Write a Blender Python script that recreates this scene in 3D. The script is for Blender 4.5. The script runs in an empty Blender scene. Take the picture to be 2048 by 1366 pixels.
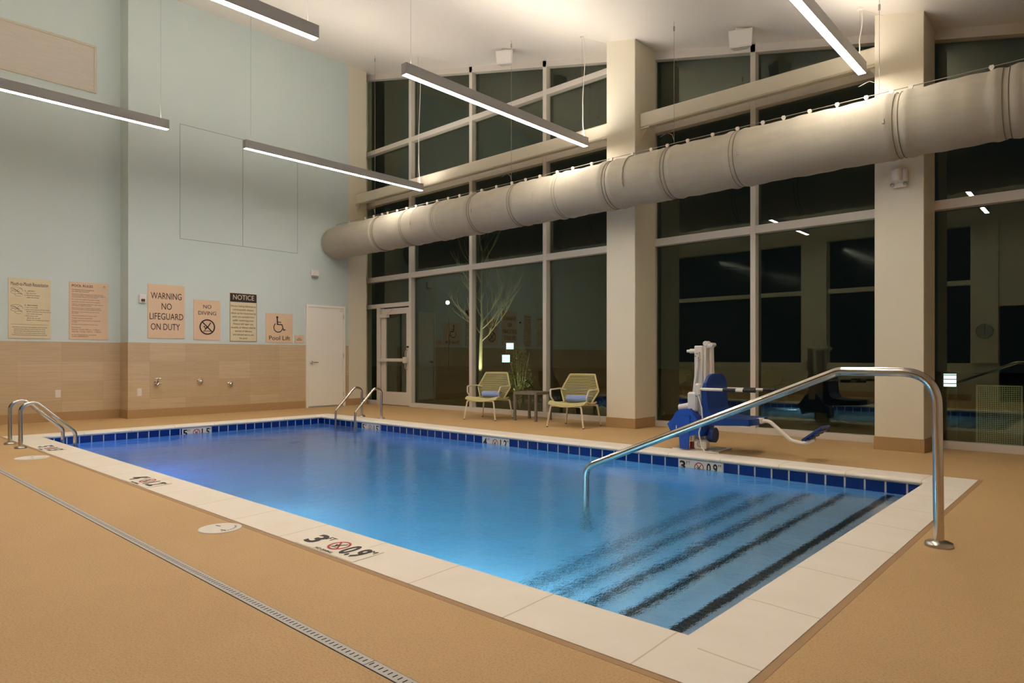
import bpy, math, random
from mathutils import Vector, Matrix
random.seed(7)
S = bpy.context.scene
COL = S.collection

# ------------------------------------------------------------------ camera, world, exposure
TH = math.atan2(1211, 1327.0)
CAMH = 1.05
cd = bpy.data.cameras.new('camera'); cam = bpy.data.objects.new('camera', cd); COL.objects.link(cam)
cam.location = (0, 0, CAMH); cam.rotation_euler = (math.pi / 2, 0, TH)
cd.sensor_width = 36; cd.sensor_fit = 'HORIZONTAL'; cd.lens = 1327 / 2048 * 36
cd.shift_y = 33 / 2048; cd.clip_start = 0.02; cd.clip_end = 300
S.camera = cam
S.view_settings.view_transform = 'Standard'; S.view_settings.look = 'None'
S.view_settings.gamma = 1; S.view_settings.use_curve_mapping = False
S.view_settings.exposure = 0.09
W = bpy.data.worlds.new('night_sky'); S.world = W; W.use_nodes = True
W.node_tree.nodes['Background'].inputs[0].default_value = (0.55, 0.75, 0.8, 1)
W.node_tree.nodes['Background'].inputs[1].default_value = 0.006
LAMP_RGB = (1.0, 0.93, 0.85)
LAMP_DOWN = 59.0
LAMP_UP = 62.0
POOL_LIGHT_W = 39.0

# ------------------------------------------------------------------ materials
def lin(r, g, b):
    f = lambda c: (c / 255 / 12.92) if c / 255 <= 0.04045 else ((c / 255 + 0.055) / 1.055) ** 2.4
    return (f(r), f(g), f(b), 1)
def newmat(name):
    m = bpy.data.materials.new(name); m.use_nodes = True
    nt = m.node_tree; b = nt.nodes['Principled BSDF']
    return m, nt, b
def N(nt, t, **kw):
    n = nt.nodes.new(t)
    for k, v in kw.items():
        if k in n.bl_rna.properties.keys(): setattr(n, k, v)
    return n
def mth(nt, op, a, b=None, c=None):
    n = nt.nodes.new('ShaderNodeMath'); n.operation = op
    for i, v in enumerate((a, b, c)):
        if v is None: continue
        if isinstance(v, (int, float)): n.inputs[i].default_value = v
        else: nt.links.new(v, n.inputs[i])
    return n.outputs[0]
def mixc(nt, fac, a, b):
    n = nt.nodes.new('ShaderNodeMix'); n.data_type = 'RGBA'
    for s, v in ((0, fac), (6, a), (7, b)):
        if isinstance(v, (tuple, float, int)): n.inputs[s].default_value = v
        else: nt.links.new(v, n.inputs[s])
    return n.outputs[2]
def pos(nt):
    g = nt.nodes.new('ShaderNodeNewGeometry'); s = nt.nodes.new('ShaderNodeSeparateXYZ')
    nt.links.new(g.outputs['Position'], s.inputs[0]); return g.outputs['Position'], s.outputs
def noise(nt, vec, scale, detail=4, rough=0.55):
    n = nt.nodes.new('ShaderNodeTexNoise'); n.inputs['Scale'].default_value = scale
    n.inputs['Detail'].default_value = detail; n.inputs['Roughness'].default_value = rough
    if vec is not None: nt.links.new(vec, n.inputs['Vector'])
    return n.outputs['Fac']
def vscale(nt, vec, s):
    n = nt.nodes.new('ShaderNodeVectorMath'); n.operation = 'MULTIPLY'; n.inputs[1].default_value = s
    nt.links.new(vec, n.inputs[0]); return n.outputs[0]
def bump(nt, b, h, strength=0.2, dist=0.01):
    n = nt.nodes.new('ShaderNodeBump'); n.inputs['Strength'].default_value = strength
    n.inputs['Distance'].default_value = dist
    nt.links.new(h, n.inputs['Height']); nt.links.new(n.outputs[0], b.inputs['Normal'])
def simple(name, rgb, rough=0.5, metal=0.0, spec=0.5, vary=0.06, scale=6.0, bmp=0.0, bscale=80):
    m, nt, b = newmat(name)
    c = lin(*rgb); p, s = pos(nt)
    f = noise(nt, p, scale)
    d = tuple(x * (1 - vary) for x in c[:3]) + (1,); u = tuple(min(1, x * (1 + vary)) for x in c[:3]) + (1,)
    nt.links.new(mixc(nt, f, d, u), b.inputs['Base Color'])
    b.inputs['Roughness'].default_value = rough; b.inputs['Metallic'].default_value = metal
    b.inputs['Specular IOR Level'].default_value = spec
    if bmp: bump(nt, b, noise(nt, p, bscale, 3), bmp, 0.005)
    return m
def emis(name, rgb, strength):
    m, nt, b = newmat(name); b.inputs['Base Color'].default_value = (*rgb, 1)
    b.inputs['Emission Color'].default_value = (*rgb, 1); b.inputs['Emission Strength'].default_value = strength
    return m
M = {}
M['ceiling'] = simple('ceiling_paint', (232, 222, 208), 0.45, vary=0.02, bmp=0.03, bscale=30)
M['column'] = simple('column_paint', (226, 216, 192), 0.6, vary=0.02, bmp=0.05, bscale=120)
M['bluewall'] = simple('blue_wall_paint', (206, 217, 211), 0.6, vary=0.025, scale=2, bmp=0.05, bscale=120)
M['jog'] = M['bluewall']
M['cream'] = simple('cream_wall_paint', (205, 196, 172), 0.6, vary=0.02)
M['beam'] = simple('beam_paint', (222, 212, 188), 0.4, vary=0.02)
M['frame'] = simple('window_frame_aluminium', (214, 205, 192), 0.4, 0.1, vary=0.02)
M['framedark'] = simple('glazing_gasket', (20, 20, 18), 0.6)
M['doorwhite'] = simple('white_door_paint', (246, 240, 226), 0.35, vary=0.01)
M['plastic'] = simple('white_plastic', (232, 224, 212), 0.35, vary=0.01)
M['basecove'] = simple('tan_cove_base', (176, 142, 96), 0.55, vary=0.05, scale=12)
M['housing'] = simple('lamp_housing_grey', (160, 158, 154), 0.4, 0.1, vary=0.02)
M['steel'] = simple('polished_stainless', (196, 190, 180), 0.16, 1.0, vary=0.03, scale=30)
M['steel2'] = simple('brushed_stainless', (190, 182, 170), 0.28, 1.0, vary=0.04, scale=60)
M['chrome'] = simple('chrome', (220, 218, 215), 0.08, 1.0, vary=0.01)
M['wire'] = simple('grey_wire', (160, 152, 142), 0.5, 0.4)
M['cord'] = simple('white_cord', (235, 225, 210), 0.5)
M['black'] = simple('black_plastic', (18, 18, 18), 0.5)
M['ink'] = simple('black_ink', (28, 20, 22), 0.6, vary=0.0)
M['red'] = simple('red_ink', (176, 40, 32), 0.6, vary=0.0)
M['signpeach'] = simple('peach_sign_board', (226, 194, 160), 0.45, vary=0.01)
M['signcream'] = simple('cream_sign_board', (222, 206, 168), 0.45, vary=0.01)
M['signink'] = simple('brown_black_ink', (48, 32, 34), 0.6, vary=0.0)
M['reveal'] = simple('reveal_joint', (110, 118, 112), 0.7)
M['grate'] = simple('grey_drain_plastic', (186, 181, 172), 0.5, vary=0.03)
M['slot'] = simple('drain_slot_dark', (26, 28, 34), 0.8)
M['liftwhite'] = simple('lift_white_powder_coat', (228, 216, 200), 0.35, vary=0.02)
M['liftblue'] = simple('lift_blue_plastic', (8, 52, 122), 0.4, vary=0.05)
M['coverblue'] = simple('blue_vinyl_cover', (14, 74, 170), 0.45, vary=0.12, scale=25, bmp=0.3, bscale=14)
M['yellow'] = simple('yellow_label', (214, 200, 70), 0.5)
M['darkred'] = simple('dark_red_label', (130, 38, 28), 0.5)
M['tubecream'] = simple('cream_tube_enamel', (222, 212, 186), 0.35, vary=0.02)
M['tablegrey'] = simple('taupe_table_metal', (118, 108, 96), 0.5, vary=0.04)
M['mulch'] = simple('dark_mulch_ground', (46, 40, 30), 0.95, vary=0.6, scale=30, bmp=0.8, bscale=40)
M['bark'] = simple('pale_bark', (150, 140, 112), 0.9, vary=0.3, scale=20, bmp=0.4)
M['leaf'] = simple('shrub_leaf', (70, 92, 36), 0.25, vary=0.5, scale=10)
M['postdark'] = simple('dark_bronze_post', (30, 28, 26), 0.5)
M['perf'] = simple('perforated_steel', (196, 192, 160), 0.5, 0.2, vary=0.04)
M['darkwin'] = simple('dark_interior_glass', (10, 11, 9), 0.12)
M['copplain'] = simple('coping_stone_plain', (238, 227, 208), 0.55, vary=0.03, scale=8)
M['joint'] = simple('tan_joint_sealant', (166, 130, 88), 0.6, vary=0.08, scale=20)
M['lid'] = simple('white_skimmer_lid', (228, 220, 206), 0.55, vary=0.04, scale=25)
M['lidmark'] = simple('lid_recess', (120, 108, 92), 0.7)
M['sediment'] = simple('pool_lens', (210, 220, 240), 0.2)

# window glass: a thin pane, part mirror part clear, by viewing angle
def glassmat(name, f0, tint, refl):
    m = bpy.data.materials.new(name); m.use_nodes = True; nt = m.node_tree
    nt.nodes.remove(nt.nodes['Principled BSDF']); out = nt.nodes['Material Output']
    lw = N(nt, 'ShaderNodeLayerWeight'); lw.inputs[0].default_value = 0.5
    p5 = mth(nt, 'POWER', lw.outputs['Facing'], 5.0)
    F = mth(nt, 'MULTIPLY_ADD', p5, 1 - f0, f0)
    t = N(nt, 'ShaderNodeBsdfTransparent'); t.inputs[0].default_value = tint
    g = N(nt, 'ShaderNodeBsdfGlossy'); g.inputs['Color'].default_value = refl; g.inputs['Roughness'].default_value = 0.0
    mx = N(nt, 'ShaderNodeMixShader'); nt.links.new(F, mx.inputs[0])
    nt.links.new(t.outputs[0], mx.inputs[1]); nt.links.new(g.outputs[0], mx.inputs[2]); nt.links.new(mx.outputs[0], out.inputs[0])
    return m
M['glass'] = glassmat('window_glass', 0.068, (0.80, 0.86, 0.78, 1), (0.92, 0.96, 0.78, 1))

def fabric():
    m, nt, b = newmat('duct_fabric'); p, s = pos(nt)
    v = vscale(nt, p, (1.2, 6.0, 6.0)); f = noise(nt, v, 1.6, 5, 0.6)
    w = noise(nt, vscale(nt, p, (9, 2.5, 2.5)), 1.5, 4)
    nt.links.new(mixc(nt, f, lin(160, 150, 130), lin(178, 168, 148)), b.inputs['Base Color'])
    b.inputs['Roughness'].default_value = 0.85; b.inputs['Sheen Weight'].default_value = 0.15
    bump(nt, b, w, 0.35, 0.02); return m
M['fabric'] = fabric()
M['seam'] = simple('duct_seam_thread', (120, 108, 88), 0.9)

def deck():
    m, nt, b = newmat('tan_deck_coating'); p, s = pos(nt)
    big = noise(nt, p, 0.9, 5, 0.6); fine = noise(nt, p, 90, 3, 0.7); mid = noise(nt, p, 14, 4, 0.65)
    c = mixc(nt, big, lin(188, 152, 102), lin(210, 174, 122))
    r = nt.nodes.new('ShaderNodeMapRange'); r.inputs[1].default_value = 0.66; r.inputs[2].default_value = 0.72
    nt.links.new(noise(nt, p, 60, 4, 0.75), r.inputs[0])
    pat = nt.nodes.new('ShaderNodeMapRange'); pat.inputs[1].default_value = 0.5; pat.inputs[2].default_value = 0.7
    nt.links.new(noise(nt, p, 1.7, 3), pat.inputs[0])
    c = mixc(nt, mth(nt, 'MULTIPLY', r.outputs[0], mth(nt, 'MULTIPLY', pat.outputs[0], 0.8)), c, lin(128, 92, 54))
    c = mixc(nt, mth(nt, 'MULTIPLY', mid, 0.25), c, lin(196, 158, 112))
    sp = nt.nodes.new('ShaderNodeMapRange'); sp.inputs[1].default_value = 0.48; sp.inputs[2].default_value = 0.72
    nt.links.new(noise(nt, p, 125, 2, 0.6), sp.inputs[0])
    c = mixc(nt, mth(nt, 'MULTIPLY', sp.outputs[0], 0.42), c, lin(138, 98, 56))
    nt.links.new(c, b.inputs['Base Color']); b.inputs['Roughness'].default_value = 0.62
    b.inputs['Specular IOR Level'].default_value = 0.35
    bump(nt, b, fine, 0.55, 0.008); return m
M['deck'] = deck()

def wainscot():
    m, nt, b = newmat('travertine_look_tile'); p, s = pos(nt)
    cb = nt.nodes.new('ShaderNodeCombineXYZ')
    nt.links.new(mth(nt, 'ADD', s[1], 20.07), cb.inputs[0]); nt.links.new(s[2], cb.inputs[1])
    br = N(nt, 'ShaderNodeTexBrick'); br.offset = 0.0; br.squash = 1.0
    nt.links.new(cb.outputs[0], br.inputs['Vector']); br.inputs['Scale'].default_value = 1
    br.inputs['Brick Width'].default_value = 0.61; br.inputs['Row Height'].default_value = 0.33
    br.inputs['Mortar Size'].default_value = 0.0015; br.inputs['Mortar Smooth'].default_value = 0.2
    br.inputs['Color1'].default_value = lin(206, 182, 146); br.inputs['Color2'].default_value = lin(188, 163, 126)
    br.inputs['Mortar'].default_value = lin(166, 138, 106)
    g = noise(nt, vscale(nt, p, (1, 1.6, 34)), 1.0, 6, 0.7)
    g2 = noise(nt, vscale(nt, p, (1, 3.5, 90)), 1.0, 4, 0.6)
    r = nt.nodes.new('ShaderNodeMapRange'); r.inputs[1].default_value = 0.42; r.inputs[2].default_value = 0.68
    nt.links.new(g, r.inputs[0])
    c = mixc(nt, mth(nt, 'MULTIPLY', r.outputs[0], 0.55), br.outputs['Color'], lin(172, 142, 106))
    c = mixc(nt, mth(nt, 'MULTIPLY', g2, 0.3), c, lin(218, 194, 160))
    nt.links.new(c, b.inputs['Base Color']); b.inputs['Roughness'].default_value = 0.45; return m
M['wain'] = wainscot()

def woodpanel():
    m, nt, b = newmat('pale_wood_panel'); p, s = pos(nt)
    g = noise(nt, vscale(nt, p, (1, 3, 40)), 1.0, 5, 0.6)
    nt.links.new(mixc(nt, g, lin(194, 184, 169), lin(216, 206, 192)), b.inputs['Base Color'])
    b.inputs['Roughness'].default_value = 0.6; return m
M['wood'] = woodpanel()

def coping(name, axis):
    m, nt, b = newmat(name); p, s = pos(nt)
    k = s[axis]
    fr = mth(nt, 'FRACT', mth(nt, 'MULTIPLY', mth(nt, 'ADD', k, 20.13 if axis == 0 else 20.3), 1 / 0.6))
    j = mth(nt, 'LESS_THAN', mth(nt, 'ABSOLUTE', mth(nt, 'SUBTRACT', fr, 0.5)), 0.007)
    f = noise(nt, p, 3.2, 6, 0.65); v = noise(nt, p, 28, 3)
    c = mixc(nt, f, lin(228, 214, 194), lin(246, 236, 220))
    c = mixc(nt, mth(nt, 'MULTIPLY', v, 0.25), c, lin(232, 220, 202))
    c = mixc(nt, mth(nt, 'MULTIPLY', j, 0.55), c, lin(184, 160, 118))
    nt.links.new(c, b.inputs['Base Color']); b.inputs['Roughness'].default_value = 0.55
    bump(nt, b, v, 0.12, 0.004); return m
M['copx'] = coping('coping_stone_long', 0); M['copy'] = coping('coping_stone_short', 1)

def pooltile(name, axis, pitch, off):
    m, nt, b = newmat(name); p, s = pos(nt)
    fr = mth(nt, 'FRACT', mth(nt, 'DIVIDE', mth(nt, 'ADD', s[axis], off + 50 * pitch), pitch))
    jv = mth(nt, 'LESS_THAN', mth(nt, 'ABSOLUTE', mth(nt, 'SUBTRACT', fr, 0.5)), 0.045)
    jh = mth(nt, 'LESS_THAN', mth(nt, 'ABSOLUTE', mth(nt, 'SUBTRACT', s[2], -0.19)), 0.004)
    j = mth(nt, 'MAXIMUM', jv, jh)
    c = mixc(nt, noise(nt, p, 5), lin(0, 30, 96), lin(6, 52, 142))
    c = mixc(nt, j, c, lin(205, 205, 205))
    nt.links.new(c, b.inputs['Base Color']); b.inputs['Roughness'].default_value = 0.12
    return m
M['tilex'] = pooltile('cobalt_waterline_tile_long', 0, 0.1667, 0.08 + 3.51 - 3.5)
M['tiley'] = pooltile('cobalt_waterline_tile_short', 1, 0.1485, 0.0)
def nosing():
    m, nt, b = newmat('dark_step_edge_tile'); p, s = pos(nt)
    fr = mth(nt, 'FRACT', mth(nt, 'MULTIPLY', mth(nt, 'ADD', s[1], 10), 1 / 0.052))
    j = mth(nt, 'LESS_THAN', mth(nt, 'ABSOLUTE', mth(nt, 'SUBTRACT', fr, 0.5)), 0.05)
    nt.links.new(mixc(nt, j, lin(34, 30, 32), lin(120, 126, 120)), b.inputs['Base Color'])
    b.inputs['Roughness'].default_value = 0.3; return m
M['nosing'] = nosing()
def plaster():
    m, nt, b = newmat('pool_plaster'); p, s = pos(nt)
    f = noise(nt, p, 2.5, 5)
    nt.links.new(mixc(nt, f, lin(196, 214, 226), lin(226, 236, 240)), b.inputs['Base Color'])
    b.inputs['Roughness'].default_value = 0.7; return m
M['plaster'] = plaster()
def watermat():
    m = bpy.data.materials.new('pool_water'); m.use_nodes = True; nt = m.node_tree
    nt.nodes.remove(nt.nodes['Principled BSDF']); out = nt.nodes['Material Output']
    p, s = pos(nt)
    n1 = noise(nt, vscale(nt, p, (1, 1, 0)), 2.2, 3, 0.5); n2 = noise(nt, vscale(nt, p, (1, 1, 0)), 15, 4, 0.7)
    h = mth(nt, 'MULTIPLY_ADD', n2, 0.35, n1)
    bp = N(nt, 'ShaderNodeBump'); bp.inputs['Strength'].default_value = 0.5; bp.inputs['Distance'].default_value = 0.035
    nt.links.new(h, bp.inputs['Height'])
    fr = N(nt, 'ShaderNodeFresnel'); fr.inputs[0].default_value = 1.33; nt.links.new(bp.outputs[0], fr.inputs['Normal'])
    rf = N(nt, 'ShaderNodeBsdfRefraction'); rf.inputs['IOR'].default_value = 1.33; rf.inputs['Roughness'].default_value = 0.06
    nt.links.new(bp.outputs[0], rf.inputs['Normal'])
    tr = N(nt, 'ShaderNodeBsdfTransparent')
    m0 = N(nt, 'ShaderNodeMixShader'); m0.inputs[0].default_value = WATER_CLEAR
    nt.links.new(rf.outputs[0], m0.inputs[1]); nt.links.new(tr.outputs[0], m0.inputs[2])
    bg = N(nt, 'ShaderNodeBump'); bg.inputs['Strength'].default_value = 0.2; bg.inputs['Distance'].default_value = 0.035
    nt.links.new(h, bg.inputs['Height']); gl = N(nt, 'ShaderNodeBsdfGlossy'); gl.inputs['Roughness'].default_value = 0.08; nt.links.new(bg.outputs[0], gl.inputs['Normal'])
    m1 = N(nt, 'ShaderNodeMixShader'); nt.links.new(fr.outputs[0], m1.inputs[0])
    nt.links.new(m0.outputs[0], m1.inputs[1]); nt.links.new(gl.outputs[0], m1.inputs[2]); nt.links.new(m1.outputs[0], out.inputs[0])
    va = N(nt, 'ShaderNodeVolumeAbsorption'); va.inputs['Color'].default_value = (0.0, 0.68, 0.90, 1); va.inputs['Density'].default_value = 0.50
    nt.links.new(va.outputs[0], out.inputs['Volume'])
    return m
WATER_CLEAR = 0.0
M['water'] = watermat()
M['lampdown'] = emis('lamp_diffuser_down', LAMP_RGB, LAMP_DOWN)
M['lampup'] = emis('lamp_diffuser_up', LAMP_RGB, LAMP_UP)
M['lampuplow'] = emis('lamp_diffuser_up_dimmed', LAMP_RGB, LAMP_UP * 0.42)
M['bollardlamp'] = emis('bollard_lens', (0.75, 0.9, 1.0), 2.2)
M['streetlamp'] = emis('street_lamp_lens', (0.75, 0.9, 1.0), 14)
M['streetgreen'] = emis('far_floodlight_lens', (0.72, 1.0, 0.95), 6)
M['poollens'] = emis('pool_light_lens', (0.35, 0.4, 1.0), 2)
def rope():
    m, nt, b = newmat('olive_rope_weave'); p, s = pos(nt)
    f = noise(nt, p, 140, 2)
    nt.links.new(mixc(nt, f, lin(162, 148, 76), lin(236, 226, 176)), b.inputs['Base Color'])
    b.inputs['Roughness'].default_value = 0.6; return m
M['rope'] = rope()
M['towel'] = simple('blue_terry_towel', (150, 168, 220), 0.95, vary=0.12, scale=60, bmp=0.8, bscale=250)

# ------------------------------------------------------------------ mesh tools
def tag(o, label=None, cat=None, group=None, kind=None):
    if label: o['label'] = label
    if cat: o['category'] = cat
    if group: o['group'] = group
    if kind: o['kind'] = kind
    return o
def empty(name, loc=(0, 0, 0), parent=None):
    o = bpy.data.objects.new(name, None); COL.objects.link(o); o.location = loc
    o.empty_display_size = 0.1
    if parent: o.parent = parent
    return o
def wloc(o):
    v = Vector((0, 0, 0))
    while o: v += Vector(o.location); o = o.parent
    return v
class MB:
    def __init__(s): s.v = []; s.f = []; s.m = []; s.s = []
    def add(s, vs, fs, mi=0, sm=False, mat=None):
        o = len(s.v)
        for q in vs:
            q = Vector(q)
            s.v.append(mat @ q if mat else q)
        for f in fs: s.f.append([i + o for i in f]); s.m.append(mi); s.s.append(sm)
        return s
    def box(s, a, b, mi=0, mat=None):
        x0, y0, z0 = a; x1, y1, z1 = b
        vs = [(x0, y0, z0), (x1, y0, z0), (x1, y1, z0), (x0, y1, z0), (x0, y0, z1), (x1, y0, z1), (x1, y1, z1), (x0, y1, z1)]
        return s.add(vs, [(0, 3, 2, 1), (4, 5, 6, 7), (0, 1, 5, 4), (1, 2, 6, 5), (2, 3, 7, 6), (3, 0, 4, 7)], mi, mat=mat)
    def bbox(s, a, b, r=0.004, mi=0, mat=None):
        # box with chamfered edges
        x0, y0, z0 = a; x1, y1, z1 = b
        r = min(r, (x1 - x0) / 2.2, (y1 - y0) / 2.2, (z1 - z0) / 2.2)
        vs = []; idx = {}
        for ix, (x, sx) in enumerate(((x0, 1), (x1, -1))):
            for iy, (y, sy) in enumerate(((y0, 1), (y1, -1))):
                for iz, (z, sz) in enumerate(((z0, 1), (z1, -1))):
                    for k in range(3):
                        idx[(ix, iy, iz, k)] = len(vs)
                        vs.append((x + (0 if k == 0 else sx * r), y + (0 if k == 1 else sy * r), z + (0 if k == 2 else sz * r)))
        fs = []
        I = lambda *t: idx[t]
        for i in (0, 1):
            fs.append([I(i, 0, 0, 0), I(i, 1, 0, 0), I(i, 1, 1, 0), I(i, 0, 1, 0)])
            fs.append([I(0, i, 0, 1), I(1, i, 0, 1), I(1, i, 1, 1), I(0, i, 1, 1)])
            fs.append([I(0, 0, i, 2), I(1, 0, i, 2), I(1, 1, i, 2), I(0, 1, i, 2)])
        for i in (0, 1):
            for j in (0, 1):
                fs.append([I(i, j, 0, 0), I(i, j, 1, 0), I(i, j, 1, 1), I(i, j, 0, 1)])
                fs.append([I(i, 0, j, 0), I(i, 1, j, 0), I(i, 1, j, 2), I(i, 0, j, 2)])
                fs.append([I(0, i, j, 1), I(1, i, j, 1), I(1, i, j, 2), I(0, i, j, 2)])
                for k in (0, 1): fs.append([I(i, j, k, 0), I(i, j, k, 1), I(i, j, k, 2)])
        c = Vector(((x0 + x1) / 2, (y0 + y1) / 2, (z0 + z1) / 2)); out = []
        for f in fs:
            P = [Vector(vs[i]) for i in f]; n = (P[1] - P[0]).cross(P[2] - P[1]); m = sum(P, Vector()) / len(P)
            out.append(f if n.dot(m - c) > 0 else f[::-1])
        return s.add(vs, out, mi, mat=mat)
    def tube(s, pts, r, seg=12, mi=0, caps=True, closed=False, sm=True, mat=None):
        P = [Vector(p) for p in pts]; n = len(P)
        R = r if isinstance(r, (list, tuple)) else [r] * n
        T = []
        for i in range(n):
            a = P[i - 1] if (i > 0 or closed) else P[i]; b = P[(i + 1) % n] if (i < n - 1 or closed) else P[i]
            t = (b - a); T.append(t.normalized() if t.length > 1e-9 else Vector((0, 0, 1)))
        up = Vector((0, 0, 1)) if abs(T[0].z) < 0.9 else Vector((1, 0, 0))
        u = T[0].cross(up).normalized(); vs = []
        for i in range(n):
            u = (u - T[i] * u.dot(T[i])).normalized(); w = T[i].cross(u)
            for k in range(seg):
                a = 2 * math.pi * k / seg; vs.append(P[i] + (u * math.cos(a) + w * math.sin(a)) * R[i])
        fs = []
        for i in range(n if closed else n - 1):
            for k in range(seg):
                a = i * seg + k; b = i * seg + (k + 1) % seg; j = (i + 1) % n
                fs.append((a, b, j * seg + (k + 1) % seg, j * seg + k))
        s.add(vs, fs, mi, sm, mat=mat)
        if caps and not closed:
            s.add(vs[:seg], [tuple(range(seg))[::-1]], mi, False, mat=mat)
            s.add(vs[-seg:], [tuple(range(seg))], mi, False, mat=mat)
        return s
    def cyl(s, a, b, r, seg=24, mi=0, mat=None): return s.tube([a, b], r, seg, mi, mat=mat)
    def lathe(s, prof, c, axis='Z', seg=32, mi=0, sm=True):
        vs = []
        for (r, h) in prof:
            for k in range(seg):
                a = 2 * math.pi * k / seg; x, y = r * math.cos(a), r * math.sin(a)
                q = {'Z': (x, y, h), 'X': (h, x, y), 'Y': (y, h, x)}[axis]
                vs.append(Vector(c) + Vector(q))
        fs = [(i * seg + k, i * seg + (k + 1) % seg, (i + 1) * seg + (k + 1) % seg, (i + 1) * seg + k) for i in range(len(prof) - 1) for k in range(seg)]
        return s.add(vs, fs, mi, sm)
    def prism(s, poly, axis, a, b, mi=0, mat=None):
        n = len(poly)
        def q(p, h): return {'X': (h, p[0], p[1]), 'Y': (p[0], h, p[1]), 'Z': (p[0], p[1], h)}[axis]
        vs = [q(p, a) for p in poly] + [q(p, b) for p in poly]
        fs = [tuple(range(n))[::-1], tuple(range(n, 2 * n))] + [(i, (i + 1) % n, n + (i + 1) % n, n + i) for i in range(n)]
        area = sum(poly[i][0] * poly[(i + 1) % n][1] - poly[(i + 1) % n][0] * poly[i][1] for i in range(n))
        flip = (area < 0) ^ (axis == 'Y') ^ (b < a)
        if flip: fs = [f[::-1] for f in fs]
        return s.add(vs, fs, mi, mat=mat)
    def build(s, name, mats, parent=None, label=None):
        me = bpy.data.meshes.new(name)
        if not isinstance(mats, (list, tuple)): mats = [mats]
        if parent is not None: off = wloc(parent)
        else:
            xs = [v.x for v in s.v]; ys = [v.y for v in s.v]; zs = [v.z for v in s.v]
            off = Vector(((min(xs) + max(xs)) / 2, (min(ys) + max(ys)) / 2, min(zs)))
        me.from_pydata([tuple(v - off) for v in s.v], [], s.f)
        for mt in mats: me.materials.append(mt)
        me.polygons.foreach_set('material_index', s.m); me.polygons.foreach_set('use_smooth', s.s)
        me.update(); me.validate()
        o = bpy.data.objects.new(name, me); COL.objects.link(o)
        if parent is not None: o.parent = parent
        else: o.location = off
        if label: o['label'] = label
        return o
def fillet(pts, rad, n=7):
    P = [Vector(p) for p in pts]; out = [P[0]]
    for i in range(1, len(P) - 1):
        r = rad[i] if isinstance(rad, (list, tuple)) else rad
        a = P[i - 1] - P[i]; b = P[i + 1] - P[i]; la, lb = a.length, b.length; a.normalize(); b.normalize()
        ang = a.angle(b); d = min(r / max(math.tan(ang / 2), 1e-3), la * 0.48, lb * 0.48)
        p0 = P[i] + a * d; p2 = P[i] + b * d
        for k in range(n + 1):
            t = k / n; out.append(p0 * (1 - t) ** 2 + P[i] * 2 * t * (1 - t) + p2 * t * t)
    out.append(P[-1]); return out
def struct(name, mb, mats, parent=None):
    o = mb.build(name, mats, parent)
    if parent is None: o['kind'] = 'structure'
    return o
WALLX = Matrix(((0, 0, 1), (1, 0, 0), (0, 1, 0)))     # text facing +X
WALLY = Matrix(((1, 0, 0), (0, 0, -1), (0, 1, 0)))    # text facing -Y
FLAT = Matrix(((1, 0, 0), (0, 1, 0), (0, 0, 1)))
def text_mb(mb, txt, size, origin, M3, width=None, align='CENTER', mi=0, bold=0.0, depth=0.0015, line=1.0):
    cu = bpy.data.curves.new('t', 'FONT'); cu.body = txt; cu.size = size; cu.align_x = align; cu.align_y = 'CENTER'
    cu.extrude = depth; cu.offset = bold; cu.resolution_u = 3; cu.space_line = line
    ob = bpy.data.objects.new('t', cu); COL.objects.link(ob)
    bpy.context.view_layer.update()
    me = bpy.data.meshes.new_from_object(ob.evaluated_get(bpy.context.evaluated_depsgraph_get()))
    xs = [v.co.x for v in me.vertices]
    k = 1.0
    if width and xs: k = width / (max(xs) - min(xs))
    vs = [Vector(origin) + M3 @ Vector((v.co.x * k, v.co.y, v.co.z)) for v in me.vertices]
    mb.add(vs, [tuple(p.vertices) for p in me.polygons], mi)
    bpy.data.objects.remove(ob); bpy.data.curves.remove(cu); bpy.data.meshes.remove(me)
def ring(mb, c, r0, r1, M3, mi=0, z=0.002, seg=40):
    vs = []
    for rr in (r0, r1):
        for k in range(seg):
            a = 2 * math.pi * k / seg; vs.append(Vector(c) + M3 @ Vector((rr * math.cos(a), rr * math.sin(a), z)))
    mb.add(vs, [(k, seg + k, seg + (k + 1) % seg, (k + 1) % seg) for k in range(seg)], mi)
def disc(mb, c, r, M3, mi=0, z=0.002, seg=24, sx=1.0):
    vs = [Vector(c) + M3 @ Vector((sx * r * math.cos(2 * math.pi * k / seg), r * math.sin(2 * math.pi * k / seg), z)) for k in range(seg)]
    mb.add(vs, [tuple(range(seg))], mi)
def stroke(mb, c, pts, w, M3, mi=0, z=0.002):
    for (x0, y0), (x1, y1) in zip(pts, pts[1:]):
        d = Vector((x1 - x0, y1 - y0)); L = d.length
        if L < 1e-6: continue
        d /= L; n = Vector((-d.y, d.x)) * w / 2; e = d * w * 0.25
        q = [Vector((x0, y0)) - n - e, Vector((x1, y1)) - n + e, Vector((x1, y1)) + n + e, Vector((x0, y0)) + n - e]
        mb.add([Vector(c) + M3 @ Vector((p.x, p.y, z)) for p in q], [(0, 1, 2, 3)], mi)
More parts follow.
